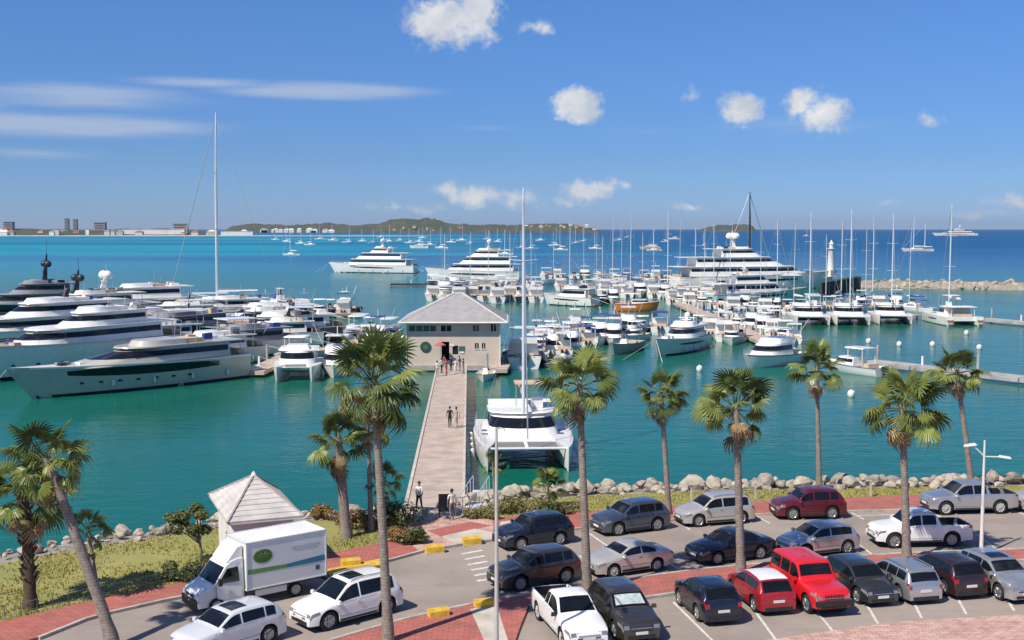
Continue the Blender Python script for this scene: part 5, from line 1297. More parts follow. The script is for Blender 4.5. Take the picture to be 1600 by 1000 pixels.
# --- boats right of the palm
yacht('grey and white motor yacht moored bow left in mid basin', (1000, 565), (1108, 536), 5.2, 1.9, [(.14, .60, .78, 1.5, 1.9)], 'offwhite', 'white', mast='white', domes=1, mast_h=1.8, deck_m='greydeck', L=17.5)
motorboat('low grey motorboat left of the grey and white motor yacht', (943, 560), (1005, 540), 3.4, 'open', 'tubegrey', L=11, engines=1)
motorboat('white open motorboat just behind the low grey motorboat', (968, 540), (1012, 527), 3.0, 'cabin', L=9)
motorboat('white trawler yacht with tall flybridge, bow left', (1160, 577), (1243, 564), 4.4, 'fly', 'white', L=12.2, top_m='white')
motorboat('white hardtop boat tied to the right-hand jetty', (1302, 578), (1364, 586), 3.2, 'cabin', L=9, engines=2)
GK = 'catamarans moored in a row at the right'
sailcat('first catamaran from the left in the row below the light tower', (1276, 512), (1252, 498), 7.4, 20.5, GK, L=13.5)
sailcat('second catamaran from the left in the row below the light tower', (1338, 512), (1316, 498), 7.4, 21.0, GK, L=13.5, cover='canvasgrey')
sailcat('third catamaran from the left, dark blue canvas', (1404, 510), (1380, 497), 7.4, 20.0, GK, L=13.5, cover='canvasblue')
sailcat('catamaran apart at the right with tan cockpit, stern toward the camera', (1447, 497), (1526, 513), 7.2, 22.0, L=13.5, cover='canvaswhite')
# --- superyachts
GS = 'white superyachts lying at the outer moorings'
yacht('huge white superyacht with swept decks left of the light tower', (1308, 451), (1054, 454), 10.5, 4.0, [(.06, .80, .90, 2.6, 1.9), (.10, .66, .80, 2.5, 2.2), (.26, .52, .56, 2.2, 1.6)], group=GS, mast='white', domes=3, mast_h=5.0, dome_r=1.0, name='superyacht', win=(.52, .80))
yacht('aqua-sided yacht moored in front of the huge superyacht', (1262, 471), (1110, 476), 6.4, 2.6, [(.10, .74, .84, 2.0, 1.5), (.2, .6, .7, 1.8, 1.6)], 'aquahull', 'white', group=GS, mast='white', domes=1, name='superyacht')
yacht('white superyacht farther left, beyond the dark jetty tip', (514, 425.5), (650, 427), 7.6, 3.1, [(.08, .80, .88, 2.3, 1.4), (.14, .68, .76, 2.3, 1.4), (.3, .52, .5, 1.8, 1.2)], group=GS, mast='white', domes=2, mast_h=4.0, dome_r=.8, name='superyacht', win=(.5, .8))
yacht('white superyacht directly behind the pier building roof', (664, 438.6), (812, 439), 7.8, 3.3, [(.06, .78, .88, 2.3, 1.4), (.1, .64, .76, 2.3, 1.4), (.22, .52, .54, 2.0, 1.2)], group=GS, mast='white', domes=2, mast_h=4.0, dome_r=.8, name='superyacht', win=(.5, .8))
yacht('large white motor yacht anchored on the horizon at the right', (1456, 368.5), (1527, 368.5), 13, 6, [(.08, .8, .88, 4.0, 1.6), (.14, .66, .76, 4.0, 1.6), (.3, .52, .5, 4.0, 1.2)], mast='white', domes=1, mast_h=10, dome_r=2, name='superyacht', rail=False)
yacht('white motor catamaran left of the orange boat', (849, 475.5), (930, 478.5), 5.6, 2.0, [(.10, .72, .85, 1.8, 1.3)], group=GS, mast=None, deck_m='offwhite')
motorboat('bright orange pilot boat with white cabin', (1031, 486), (960, 485.4), 4.0, 'cabin', 'orange', fbx=1.55, engines=0)
motorboat('orange-red cabin boat with white roof on the diagonal jetty', (1178, 508), (1218, 498), 3.4, 'cabin', 'orange', L=8)
# --- rows of small craft
def mrow(items, label, group, **k):
    ORD = ['first', 'second', 'third', 'fourth', 'fifth', 'sixth', 'seventh', 'eighth', 'ninth', 'tenth']
    for i, it in enumerate(items):
        motorboat((ORD[i] + ' from the left, ' + label) if len(items) > 1 else label, it[0], it[1], it[2] if len(it) > 2 else None, it[3] if len(it) > 3 else 'cabin', it[4] if len(it) > 4 else 'white', group, L=it[5] if len(it) > 5 else None, top_m=it[6] if len(it) > 6 else 'white', **k)
mrow([((674 + i * 20, 461 + (i % 3) * 2), (679 + i * 20, 476 + (i % 2) * 2), 4.2, ('fly', 'cabin', 'fly')[i % 3], ('white', 'white', 'white', 'darkhull')[i % 4], 13) for i in range(9)], 'white motorboat in the close row behind the pier building roof', 'motorboats behind the pier building')
mrow([((672, 466), (716, 458), 4.6, 'fly', 'white', 14)], 'white flybridge boat at the left end of the row behind the roof', 'motorboats behind the pier building left end')
mrow([((938 + i * 17, 478 - (i % 2)), (944 + i * 17, 469), 3.4, ('cabin', 'fly')[i % 2], ('darkhull', 'white')[i % 2], 9.5, ('white', 'canvasblue', 'white')[i % 3]) for i in range(2)] , 'motorboat squeezed between the motor catamaran and the orange boat', 'boats beside the orange boat')
mrow([((872 + i * 23, 447 + (i % 3) * 3), (880 + i * 23, 459 + (i % 2) * 3), 4.0, ('fly', 'cabin', 'cabin')[i % 3], ('white', 'white', 'greyhull')[i % 3], 12, ('white', 'canvasblue', 'canvaswhite', 'cushion')[i % 4]) for i in range(9)], 'motorboat in the crowded row above the orange boat', 'boats in the crowded row above the orange boat')
mrow([((1046 + i * 18, 462 + i % 2 * 3), (1052 + i * 18, 474 + i % 3), 3.8, ('cabin', 'fly')[i % 2], 'white', 11) for i in range(5)], 'white motorboat in front of the aqua-sided yacht', 'motorboats in front of the aqua-sided yacht')
mrow([((1118 + i * 16, 488 + i * 6), (1130 + i * 16, 497 + i * 6), 2.8, ('open', 'console', 'cabin')[i % 3], ('white', 'offwhite', 'tubegrey')[i % 3], 7) for i in range(5)], 'small boat tied along the diagonal jetty', 'small boats along the diagonal jetty')
mrow([((1100 + i * 17, 533 + i * 2), (1112 + i * 17, 522 + i * 2), 2.6, ('open', 'console')[i % 2], ('tubegrey', 'white')[i % 2], 6.5) for i in range(4)], 'small boat at the cluttered end of the diagonal jetty', 'small boats at the jetty end')
rr = random.Random(77)
def jit(): return rr.uniform(-2.5, 2.5)
ST = ('fly', 'cabin', 'fly', 'cabin', 'console'); HM = ('white', 'white', 'offwhite', 'white', 'darkhull', 'white'); TM = ('white', 'canvaswhite', 'white', 'canvasblue', 'white', 'canvasgrey')
def pack(u0, u1, v0, v1, n, label, group, L=12, B=4.0, toward=.5):
    its = []
    for i in range(n):
        u = u0 + (u1 - u0) * (i + .5) / n + jit(); v = v0 + (v1 - v0) * (i + .5) / n + rr.uniform(-1, 1); dv = 9
        a, b = ((u, v), (u + jit() * 2, v - dv)) if rr.random() < toward else ((u, v - dv), (u + jit() * 2, v))
        its.append((a, b, B * rr.uniform(.85, 1.15), rr.choice(ST), rr.choice(HM), L * rr.uniform(.8, 1.2), rr.choice(TM)))
    mrow(its, label, group)
pack(664, 845, 457, 458, 10, 'boat in the second row behind the pier building roof', 'second row behind the pier building', 14, 4.6)
pack(842, 1056, 441, 442, 10, 'boat along the outer jetty right of the catamaran mast', 'boats along the outer jetty', 13, 4.2)
pack(936, 1066, 467, 470, 7, 'boat in the row just above the orange boat', 'row just above the orange boat', 11, 3.9)
pack(1040, 1120, 478, 486, 5, 'boat on the left side of the diagonal jetty', 'boats left of the diagonal jetty', 10, 3.4)
pack(1120, 1240, 486, 494, 7, 'boat between the aqua-sided yacht and the diagonal jetty', 'boats below the aqua-sided yacht', 9, 3.3)
pack(1150, 1250, 514, 541, 6, 'boat on the right side of the diagonal jetty', 'boats right of the diagonal jetty', 8, 3.0)
pack(1085, 1150, 522, 543, 4, 'boat at the lower end of the diagonal jetty', 'boats at the lower jetty end', 8, 3.0)
pack(1255, 1440, 491, 488, 7, 'motorboat berthed behind the row of catamarans', 'motorboats behind the catamarans', 10, 3.6)
pack(826, 900, 562, 556, 5, 'boat in the tight berths behind the palm right of the pier', 'boats in the tight berths right of the pier', 8, 3.0)
pack(830, 945, 530, 527, 6, 'boat in the far berths right of the pier building', 'boats in the far berths right of the pier', 8, 3.0)
pack(950, 1040, 532, 522, 4, 'boat moored behind the grey and white motor yacht', 'boats behind the grey and white yacht', 10, 3.4)
pack(846, 965, 546, 540, 6, 'boat in the middle berths right of the pier building', 'boats in the middle berths right of the pier', 9, 3.2)
pack(545, 625, 548, 541, 4, 'boat between the large palm crown and the pier building', 'boats left of the pier building', 8, 3.0)
pack(410, 545, 497, 495, 7, 'boat along the far left jetty near the red boat', 'boats along the far left jetty', 9, 3.3)
# --- sailing boats in the marina, by mast column and mast top row
GM = 'sailing boats moored in the marina'
def msail(u, v, top_v, label, ang=.9, L=12.5, hull_m='white', mm='alu', r=None, cover='canvaswhite', group=GM):
    p = P(u, v, 0); h = Q(u, top_v, p.y).z
    a = Vector((math.cos(ang), math.sin(ang), 0)) * L / 2
    c = thing('tmp', 'tmp', 'tmp'); bpy.data.objects.remove(c)
    B = max(2.4, L * .29); fb = max(.9, L * .085)
    off_ = -L / 2 + L * .55
    ctr = p - Vector((math.cos(ang), math.sin(ang), 0)) * off_
    t = sailboat(label, (800, 700), (800, 690), h, group, hull_m, B, L=L, mm=mm, r=r, cover=cover)
    t.location = (ctr.x, ctr.y, 0); t.rotation_euler = (0, 0, ang); return t
for u, v, tv, lb, cv in [(890, 455, 345, 'sailing boat whose mast rises just left of the palm, above the motor catamaran', 'canvaswhite'), (941, 452, 368, 'sailing boat with short mast left of the orange boat', 'canvasblue'), (957, 446, 342, 'sailing boat with thin mast above the small orange-hulled boat', 'canvaswhite'), (985, 448, 335, 'sailing boat with leaning tall mast above the orange boat', 'canvasblue'), (1004, 446, 362, 'sailing boat with the shortest mast right of the orange boat', 'canvaswhite'),
                         (1043, 450, 330, 'sailing boat with tall mast at the left end of the superyacht', 'canvaswhite'), (1086, 452, 355, 'sailing boat with mast in front of the superyacht stern', 'canvasblue'), (1115, 455, 350, 'sailing boat with mast right of the superyacht stern', 'canvaswhite'), (1214, 470, 345, 'sailing boat with mast in front of the superyacht bow', 'canvasgrey'),
                         (1314, 478, 343, 'sailing boat with mast just right of the light tower', 'canvaswhite'), (1363, 480, 338, 'sailing boat with slanting mast over the catamaran row', 'canvaswhite'), (695, 452, 365, 'sailing boat with slender mast left behind the pier building', 'canvaswhite'), (763, 450, 360, 'sailing boat with slender mast right behind the pier building', 'canvaswhite'), (797, 462, 362, 'sailing boat mast just left of the big catamaran mast', 'canvasblue')]:
    msail(u, v, tv, lb, ang=random.uniform(.5, 2.4), cover=cv)
for i, (u, v, tv) in enumerate([(865, 444, 362), (912, 446, 352), (932, 440, 360), (971, 444, 350), (1021, 446, 356), (1062, 446, 345), (1100, 468, 352), (1140, 476, 362), (1188, 480, 358), (1240, 484, 350), (1290, 484, 366), (1352, 486, 352), (1420, 486, 356), (830, 446, 366), (735, 456, 368)]):
    msail(u, v, tv, 'slim bare mast sailing boat, ' + ['first', 'second', 'third', 'fourth', 'fifth', 'sixth', 'seventh', 'eighth', 'ninth', 'tenth', 'eleventh', 'twelfth', 'thirteenth', 'fourteenth', 'fifteenth'][i] + ' of those scattered among the motorboats', ang=rr.uniform(.5, 2.4), L=11, r=.075, cover=rr.choice(('canvaswhite', 'canvasblue', 'canvasgrey')), group='slim-masted boats among the motorboats')
msail(1171, 436, 300, 'black-masted sailing yacht hidden behind the huge superyacht', ang=.3, L=22, hull_m='darkhull', mm='darkmetal', r=.35, group='black-masted yacht')
# --- boats at anchor in the bay
GA = 'sailing boats at anchor in the bay'
rr = random.Random(9)
anch = [(455, 399), (470, 381), (485, 383), (448, 378), (545, 379), (566, 377), (583, 380), (608, 378), (625, 376), (640, 380), (655, 378), (672, 383), (690, 388), (705, 379), (722, 376), (735, 381), (778, 378), (790, 398), (815, 388), (830, 389), (845, 376), (868, 384), (876, 391), (900, 381), (912, 378), (930, 389), (968, 376), (1040, 378), (1022, 392), (500, 374), (520, 376), (430, 375), (760, 374), (660, 372), (595, 371), (980, 371), (1100, 385), (1215, 367), (1260, 369)]
for i, (u, v) in enumerate(anch):
    Lb = rr.uniform(10, 15) * (1.25 if v < 380 else 1); a = rr.uniform(-.5, .5) + (math.pi if rr.random() < .5 else 0)
    p = P(u, v, 0); t = sailboat('white sailing boat at anchor in the open bay, bare mast', (800, 700), (800, 690), Lb * 1.35, GA, 'white', L=Lb, lite=True, name='anchored_sailboat', r=.22)
    t.location = (p.x, p.y, 0); t.rotation_euler = (0, 0, a)
for lb, u, v, hm in [('wooden brown-hulled sailing boat anchored right of the headland', 1016, 390, 'cushion'), ('white motor yacht anchored beneath the islet', 1053, 374, 'white'), ('pink and white ferry boat anchored below the round hill', 655, 388, 'white')]:
    p = P(u, v, 0); t = motorboat(lb, (800, 700), (800, 690), 5.5, 'fly', hm, L=19, name='anchored_boat'); t.location = (p.x, p.y, 0); t.rotation_euler = (0, 0, 2.9)
p = P(1433, 393, 0); t = sailboat('two-masted white schooner anchored out at sea on the right', (800, 700), (800, 690), 27, None, 'white', L=24, name='schooner', r=.3, cover='canvaswhite', mx=.62); t.location = (p.x, p.y, 0); t.rotation_euler = (0, 0, 3.0)
mast_rig(t, -5.5, 2.0, 20, 24, .25, r=.3)

# ------------------------------------------------------------------ jetties
def jetty(label, a, b, wd, name='jetty', z=.75, m='concretegrey', posts=True, n=None, cat='jetty', bollard=False):
    A, B = P(*a, z), P(*b, z); d = B - A; L = d.length
    t = thing(name, label, cat, (A.x, A.y, 0), math.atan2(d.y, d.x)); n = n or max(3, int(L / 6)); s = L / n
    me = MB().box((0, 0, 0), (s - .12, wd, .45)).mesh('pontoon', M[m], False)
    for i in range(n): link('pontoon', me, t, (s * (i + .5), 0, z - .22))
    if posts:
        pm_ = MB().lathe([(.16, -2), (.16, 2.6)], n=8).mesh('mooring_pile', M['concretegrey'])
        for i in range(0, n + 1, 2): link('mooring_pile', pm_, t, (s * i, wd / 2 + .2, 0))
    pb = MB().box((0, 0, .55), (.22, .22, 1.1), top=.9).mesh('service_post', M['white'])
    for i in range(1, n, 2): link('service_post', pb, t, (s * i, wd * .35, z))
    return t
jetty('long floating concrete jetty running off the right edge', (1358, 563), (1700, 600), 3.0)
jetty('diagonal jetty lined with small boats', (1062, 473), (1235, 548), 3.2, m='concrete')
jetty('jetty with boats at its sides in the far left basin', (300, 494), (565, 489), 3.0, m='teak')
jetty('dark low jetty tip left of the pier building roof', (610, 443), (705, 443), 3.4, m='concretedark')
jetty('outer jetty seen right of the big catamaran mast', (820, 432), (1060, 432), 3.2, m='concretegrey')
jetty('jetty behind the row of catamarans', (1225, 497), (1440, 492), 2.6, m='concretegrey')
jetty('jetty stub at the right edge beyond the lone catamaran', (1538, 497), (1700, 512), 3.2, m='concretegrey')
jetty('jetty the left-hand yachts lie against', (395, 580), (470, 545), 2.6, m='concrete')
jetty('jetty beside the fishing boat right of the pier building', (778, 577), (800, 545), 2.2, m='concrete')
for i, (u, v) in enumerate([(1093, 580), (1330, 620), (1271, 602), (1405, 541), (1457, 541), (1510, 523), (1530, 546), (1357, 536), (1150, 590)]):
    p = P(u, v, 0); t = thing('mooring_buoy', 'small white mooring buoy floating in the right-hand basin', 'buoy', (p.x, p.y, 0), 0, 'mooring buoys')
    MB().lathe([(.02, -.1), (.3, .0), (.42, .25), (.36, .55), (.12, .72), (.04, .75)], n=12).build('float', M['white'], t)
    MB().lathe([(.05, .74), (.05, .95)], n=6).build('eye', M['steel'], t)
# ------------------------------------------------------------------ palms
def frond_mesh(seed, mname, R_=.84, lp=1.1, droop=.5, spread=128, nseg=23):
    rr = random.Random(seed); f = MB()
    pts = [(0, 0, 0), (lp * .5, 0, .03), (lp, 0, -.04)]
    f.tube(pts, [.028, .02, .014], 4)
    for k in range(nseg):
        a = R(-spread + 2 * spread * k / (nseg - 1)) + rr.uniform(-.04, .04)
        l = R_ * (1.0 - .22 * abs(k / (nseg - 1) * 2 - 1) ** 2) * rr.uniform(.9, 1.08)
        d = Vector((math.cos(a), math.sin(a), 0)); sd = Vector((-d.y, d.x, 0)); c = Vector((lp - .04, 0, -.04)); w0, w1 = .016, .056 * R_
        dr = droop * rr.uniform(.75, 1.25)
        p0 = c + d * .05; p1 = c + d * l * .36 + Vector((0, 0, -.05 * dr + .05)); p2 = c + d * l * .74 + Vector((0, 0, -.30 * dr * l)); p3 = c + d * l * (1.0 - .16 * dr) + Vector((0, 0, -1.0 * dr * l))
        up = Vector((0, 0, .035))
        f.add([p0 - sd * w0, p0 + sd * w0, p1 - sd * w1, p1 + up, p1 + sd * w1, p2 - sd * w1 * .75, p2 + up * .7, p2 + sd * w1 * .75, p3],
              [(0, 1, 3, 2), (1, 4, 3), (2, 3, 6, 5), (3, 4, 7, 6), (5, 6, 8), (6, 7, 8)])
    return f.mesh('frond', M[mname], True, 25)
FR = [frond_mesh(i, 'frond', droop=.12 + .13 * i, spread=138 - 8 * i) for i in range(5)]; DEAD = [frond_mesh(20 + i, 'deadfrond', droop=.9, spread=70, nseg=11) for i in range(2)]
def palm(label, base, top, rad, n=26, r0=.2, dead=6, boots=False, name='fan_palm', group='fan palms along the waterfront', seed=0, wind=.25):
    rr = random.Random(seed); b = P(*base); tp = Q(*top, b.y + .05); tp = Vector((tp.x, tp.y, tp.z)) - b
    t = thing(name, label, 'palm tree', tuple(b), 0, group)
    N = 14; pts = []; rs = []
    for k in range(N + 1):
        q = k / N; bend = math.sin(q * math.pi) * .10
        pts.append((tp.x * (q ** 1.15) + bend * tp.x * .3, tp.y * q + bend * .3, tp.z * q - (.15 if k == 0 else 0)))
        rs.append(r0 * (1.35 - .35 * min(1, q * 8)) * (1 - .38 * q) * (1 + (.05 if k % 2 else -.03)))
    MB().tube(pts, rs, 12).build('trunk', M['boots' if boots else 'trunk'], t, angle=60)
    if boots:
        f = MB()
        for k in range(90):
            q = rr.uniform(.25, 1.0); a = rr.uniform(0, 6.28); rb = r0 * 1.15; i = min(N - 1, int(q * N)); px_, py_, pz_ = pts[i]
            f.box((px_ + math.cos(a) * rb, py_ + math.sin(a) * rb, tp.z * q), (.28, .09, .05), rz=a, ry=-.9)
        f.build('old_leaf_bases', M['boots'], t)
    sc = rad / 1.74
    for k in range(n):
        q = (k + .5) / n; el_ = R(80 - 122 * q ** .95 + rr.uniform(-20, 20)); a_ = k * 2.39996 + rr.uniform(-.5, .5)
        if rr.random() < .10: continue
        o = link('frond', (rr.choice(DEAD) if q > .8 and rr.random() < .22 else FR[min(4, int(q * 4.2 + rr.uniform(0, .9)))]), t, (tp.x + math.cos(a_) * .08, tp.y + math.sin(a_) * .08, tp.z - .05 - .28 * q))
        dx = wind * math.cos(el_) * .5
        a_ -= wind * math.sin(a_)
        o.rotation_euler = (rr.uniform(-.8, .8), -el_, a_); s_ = sc * rr.uniform(.70, 1.18); o.scale = (s_, s_, s_)
    for k in range(dead):
        a_ = rr.uniform(0, 6.28); o = link('dead_frond', rr.choice(DEAD), t, (tp.x, tp.y, tp.z - .3 - rr.uniform(0, .35)))
        o.rotation_euler = (rr.uniform(-.3, .3), R(rr.uniform(40, 85)), a_); s_ = sc * rr.uniform(.55, 1.0); o.scale = (s_, s_, s_)
    return t
palm('leaning fan palm at the lower left with its trunk crossing the road', (178, 1012), (72, 712), 1.75, r0=.24, seed=1, dead=7)
palm('stout fan palm with shaggy trunk at the far left edge', (48, 952), (38, 768), 1.85, r0=.27, seed=2, dead=12, boots=True)
palm('tallest fan palm, trunk in front of the white off-road estate', (607, 1006), (584, 590), 1.85, n=38, r0=.2, seed=3, dead=9)
palm('stocky fan palm left of the tall one, behind the kiosk', (541, 842), (528, 682), 1.75, r0=.3, seed=4, dead=8)
palm('slender fan palm just left of the tall palm trunk', (580, 832), (574, 650), 1.5, n=24, r0=.15, seed=5, dead=4)
palm('small drooping palm between the tall palm and the pier', (596, 830), (600, 745), .95, n=18, r0=.1, seed=6, dead=2)
palm('fan palm in front of the big catamaran right hull, by the bronze car', (918, 934), (905, 596), 1.62, r0=.2, seed=7, dead=8)
palm('slim fan palm by the grass, right of the catamaran', (1045, 806), (1033, 612), 1.45, n=27, r0=.17, seed=8, dead=7)
palm('fan palm behind the crimson hatchback, trunk against the navy sedan', (1158, 900), (1150, 632), 1.85, n=34, r0=.21, seed=9, dead=8)
palm('fan palm by the rocks behind the dark red SUV', (1280, 766), (1276, 572), 1.6, n=28, r0=.17, seed=10, dead=7)
palm('fan palm in front of the white double-cab pickup', (1417, 882), (1410, 632), 1.9, n=34, r0=.21, seed=11, dead=8)
palm('fan palm leaning left by the rocks near the double lamp', (1519, 768), (1495, 578), 1.6, n=28, r0=.19, seed=12, dead=6)
palm('low clumping palm among shrubs at the bow of the catamaran', (858, 800), (856, 754), 1.1, n=21, r0=.1, seed=13, dead=3)
palm('small young palm right behind the lamp post', (774, 806), (770, 722), .7, n=14, r0=.08, seed=14, dead=2)
palm('small dark palm on the left lawn', (152, 922), (137, 822), .95, n=18, r0=.085, seed=15, dead=4)

# ------------------------------------------------------------------ shrubs and broadleaf tree
def leaf_cloud(cs, nleaf, size, seed, m, shell=.55):
    rr = random.Random(seed); f = MB()
    for k in range(nleaf):
        c, rad = rr.choice(cs)
        d = Vector((rr.gauss(0, 1), rr.gauss(0, 1), rr.gauss(0, 1))).normalized(); p = Vector(c) + Vector((d.x * rad[0], d.y * rad[1], d.z * rad[2])) * rr.uniform(shell, 1.0) ** .7
        if p.z < .02: p.z = rr.uniform(.02, .1)
        n_ = (d + Vector((rr.uniform(-.7, .7), rr.uniform(-.7, .7), rr.uniform(-.1, .9)))).normalized(); u_ = n_.orthogonal().normalized(); a = rr.uniform(0, 6.28)
        u_ = u_ * math.cos(a) + n_.cross(u_) * math.sin(a); v_ = n_.cross(u_); s = size * rr.uniform(.6, 1.4)
        f.add([p - u_ * s, p - v_ * s * .42 + n_ * s * .1, p + u_ * s, p + v_ * s * .42 + n_ * s * .1], [(0, 1, 2, 3)])
    return f.mesh('foliage', m, False)
def shrub(label, px_, w_, h_, m='leaf', n=900, seed=0, group='shrubs by the shore', name='shrub', size=.09, dx=0):
    rr = random.Random(seed); p = P(*px_); t = thing(name, label, 'shrub', tuple(p), 0, group)
    cs = [((rr.uniform(-.5, .5) * w_, rr.uniform(-.4, .4) * w_ * .7, h_ * rr.uniform(.3, .68)), (w_ * rr.uniform(.22, .36), w_ * rr.uniform(.2, .32), h_ * rr.uniform(.25, .36))) for _ in range(7)]
    link('foliage', leaf_cloud(cs, n, size, seed, M[m]), t)
    f = MB()
    for c, _ in cs: f.tube([(c[0] * .15, c[1] * .15, -.05), (c[0] * .6, c[1] * .6, c[2] * .6), c], [.035, .025, .012], 5)
    f.build('stems', M['bark'], t)
shrub('round dark shrub on the lawn in front of the truck cab', (282, 908), 1.5, 1.0, 'leaf', 1100, 1)
shrub('low shrub just behind the truck cab windscreen', (322, 905), 1.6, 1.1, 'leaf', 1000, 2)
shrub('rusty orange shrub at the foot of the tall palms, left', (556, 828), 1.7, 1.3, 'leafrust', 1000, 3)
shrub('olive shrub between the palm trunks', (590, 826), 1.4, 1.2, 'leafolive', 900, 4)
shrub('dark green shrub at the left corner of the pier', (624, 826), 1.8, 1.7, 'leaf', 1300, 5)
shrub('orange-brown shrub on the walkway edge left of the pier forecourt', (622, 852), 1.3, 1.0, 'leafrust', 900, 6)
shrub('dark shrub beside the yellow block by the pier forecourt', (650, 852), 1.5, 1.1, 'leaf', 1000, 7)
shrub('low olive shrub right of the lamp post by the rocks', (812, 806), 2.2, 1.3, 'leafolive', 1200, 8)
shrub('dry olive shrub by the gangway right of the pier', (752, 812), 1.6, .9, 'leafolive', 900, 9)
shrub('dark bushy shrub behind the navy SUV', (848, 812), 1.5, 1.2, 'leaf', 1000, 10)
shrub('low olive shrub left of the palm by the bronze car', (880, 806), 1.8, .8, 'leafolive', 900, 11)
shrub('rusty shrub behind the kiosk by the rocks', (512, 812), 1.4, 1.0, 'leafrust', 800, 12)
for i, (u, v) in enumerate([(835, 800), (872, 797), (792, 800), (905, 792), (842, 806)]):
    p = P(u, v); o = rock(None, (p.x, p.y, GZ + .12), .4 + .08 * (i % 3), random.Random(i)); tag(o, 'pale boulder among the shrubs at the catamaran bow', 'boulder', 'boulders among the shrubs')
# broadleaf tree on the lawn
p = P(312, 884); t = thing('broadleaf_tree', 'small bare-stemmed broadleaf tree left of the kiosk', 'tree', tuple(p))
tips = []
rr = random.Random(8); f = MB()
f.tube([(0, 0, -.1), (.1, 0, .7), (.0, 0, 1.2)], [.09, .075, .06], 8)
hd_ = (-.9, 0, 2.3)
for a, b in [((-1.3, .1, 2.3), .04), ((-.6, -.4, 2.55), .04), ((-.2, .3, 2.7), .045), ((.15, -.1, 2.5), .04), ((-.9, .4, 2.0), .035), ((-1.0, -.4, 1.9), .035), ((-.1, -.5, 1.9), .035), ((.2, .2, 1.7), .03)]:
    f.tube([(0, 0, 1.1), (a[0] * .45, a[1] * .5, 1.1 + (a[2] - 1.1) * .55), a], [.05, b, .02], 6); tips.append(a)
f.build('trunk', M['bark'], t)
link('crown', leaf_cloud([(a, (.38, .36, .26)) for a in tips], 2100, .11, 44, M['leaf'], .3), t)

# grass tufts
f = MB(); rr = random.Random(31)
def inpoly(x, y, pl):
    c = False; j = len(pl) - 1
    for i in range(len(pl)):
        if (pl[i][1] > y) != (pl[j][1] > y) and x < (pl[j][0] - pl[i][0]) * (y - pl[i][1]) / (pl[j][1] - pl[i][1]) + pl[i][0]: c = not c
        j = i
    return c
lawnp = [(x, y) for x, y in TOP if -60 < x < 100] + list(reversed(wup))
cnt = 0
while cnt < 12000:
    x, y = rr.uniform(-27, 34), rr.uniform(42, 76)
    if not inpoly(x, y, lawnp): continue
    if noise.noise(Vector((x * .35, y * .35, 0))) + rr.uniform(-.5, .4) < -.1: cnt += .3; continue
    cnt += 1
    for k in range(3):
        a = rr.uniform(0, 6.28); h_ = rr.uniform(.05, .16); w_ = .03; dx, dy = math.cos(a) * w_, math.sin(a) * w_; ox, oy = rr.uniform(-.08, .08), rr.uniform(-.08, .08)
        f.add([(x + ox - dx, y + oy - dy, GZ + .04), (x + ox + dx, y + oy + dy, GZ + .04), (x + ox - dy * 1.5, y + oy + dx * 1.5, GZ + .05 + h_)], [(0, 1, 2)])
tag(f.build('grass', M['blade'], smooth=False), 'dry yellow-green grass along the shore', 'grass', kind='stuff')

# ------------------------------------------------------------------ street furniture
LAMPM = mat('galvanised_pole', (.60, .58, .55), .5, metal=.3, var=.08)
b = P(776, 1050); tp = Q(781, 668, b.y)
t = thing('street_lamp', 'tall slim lamp post rising in front of the catamaran', 'lamp post', (b.x, b.y, GZ))
hh = tp.z - GZ
MB().tube([(0, 0, 0), (0, 0, hh * .5), (0, 0, hh)], [.085, .07, .05], 10).build('pole', LAMPM, t)
MB().lathe([(.2, 0), (.2, .03), (.12, .06), (.1, .4)], n=12).build('base', LAMPM, t)
ar = MB().tube([(0, 0, hh - .05), (.15, -.35, hh + .05), (.2, -.8, hh + .08)], .03, 6).build('arm', LAMPM, t)
MB().box((.22, -1.0, hh + .08), (.2, .5, .09), top=.7).build('lamp_head', M['offwhite'], ar)
b = P(1533, 868); tp = Q(1540, 688, b.y); hh = tp.z - GZ
t = thing('street_lamp', 'pale double-armed lamp post at the right among the parked cars', 'lamp post', (b.x, b.y, GZ))
MB().tube([(0, 0, 0), (.0, 0, hh * .5), (0.0, 0, hh)], [.1, .08, .045], 10).build('pole', M['offwhite'], t)
MB().lathe([(.22, 0), (.22, .03), (.14, .06), (.11, .4)], n=12).build('base', M['offwhite'], t)
for u, v, s_ in ((1516, 695, -1), (1570, 714, 1)):
    q = Q(u, v, b.y) - b
    ar = MB().tube([(0, 0, hh * .86), (q.x * .4, 0, hh * .86 + (q.z - hh * .86) * .5), (q.x * .85, 0, q.z)], .035, 6).build('arm', M['offwhite'], t)
    MB().box((q.x, 0, q.z), (.62, .2, .1), top=.75, ry=.15 * s_).build('lamp_head', M['white'], ar)
# pier entrance: barrier, notice board, gangway
def on_pier(u, v): return P(u, v, GZ + .14)
p = on_pier(694, 806); t = thing('notice_board', 'black notice board standing at the pier entrance', 'board', (p.x, p.y, GZ + .12), .05)
MB().box((0, 0, .75), (.62, .08, 1.0)).build('panel', M['darkmetal'], t)
for s_ in (-1, 1): MB().box((s_ * .27, 0, .35), (.06, .06, .7)).build('leg', M['darkmetal'], t)
a, b = on_pier(646, 806), on_pier(686, 807); t = thing('barrier', 'low dark barrier across the left half of the pier entrance', 'barrier', (a.x, a.y, GZ + .12), math.atan2(b.y - a.y, b.x - a.x)); L = (b - a).length
MB().tube([(0, 0, .5), (L, 0, .5)], .03, 6).build('bar', M['darkmetal'], t)
for x in (0, L / 2, L): MB().tube([(x, 0, 0), (x, 0, .52)], .035, 6).build('post', M['darkmetal'], t)
a, b = on_pier(712, 806), on_pier(734, 802); t = thing('railing', 'short steel railing at the right corner of the pier entrance', 'railing', (a.x, a.y, GZ + .12), math.atan2(b.y - a.y, b.x - a.x)); L = (b - a).length
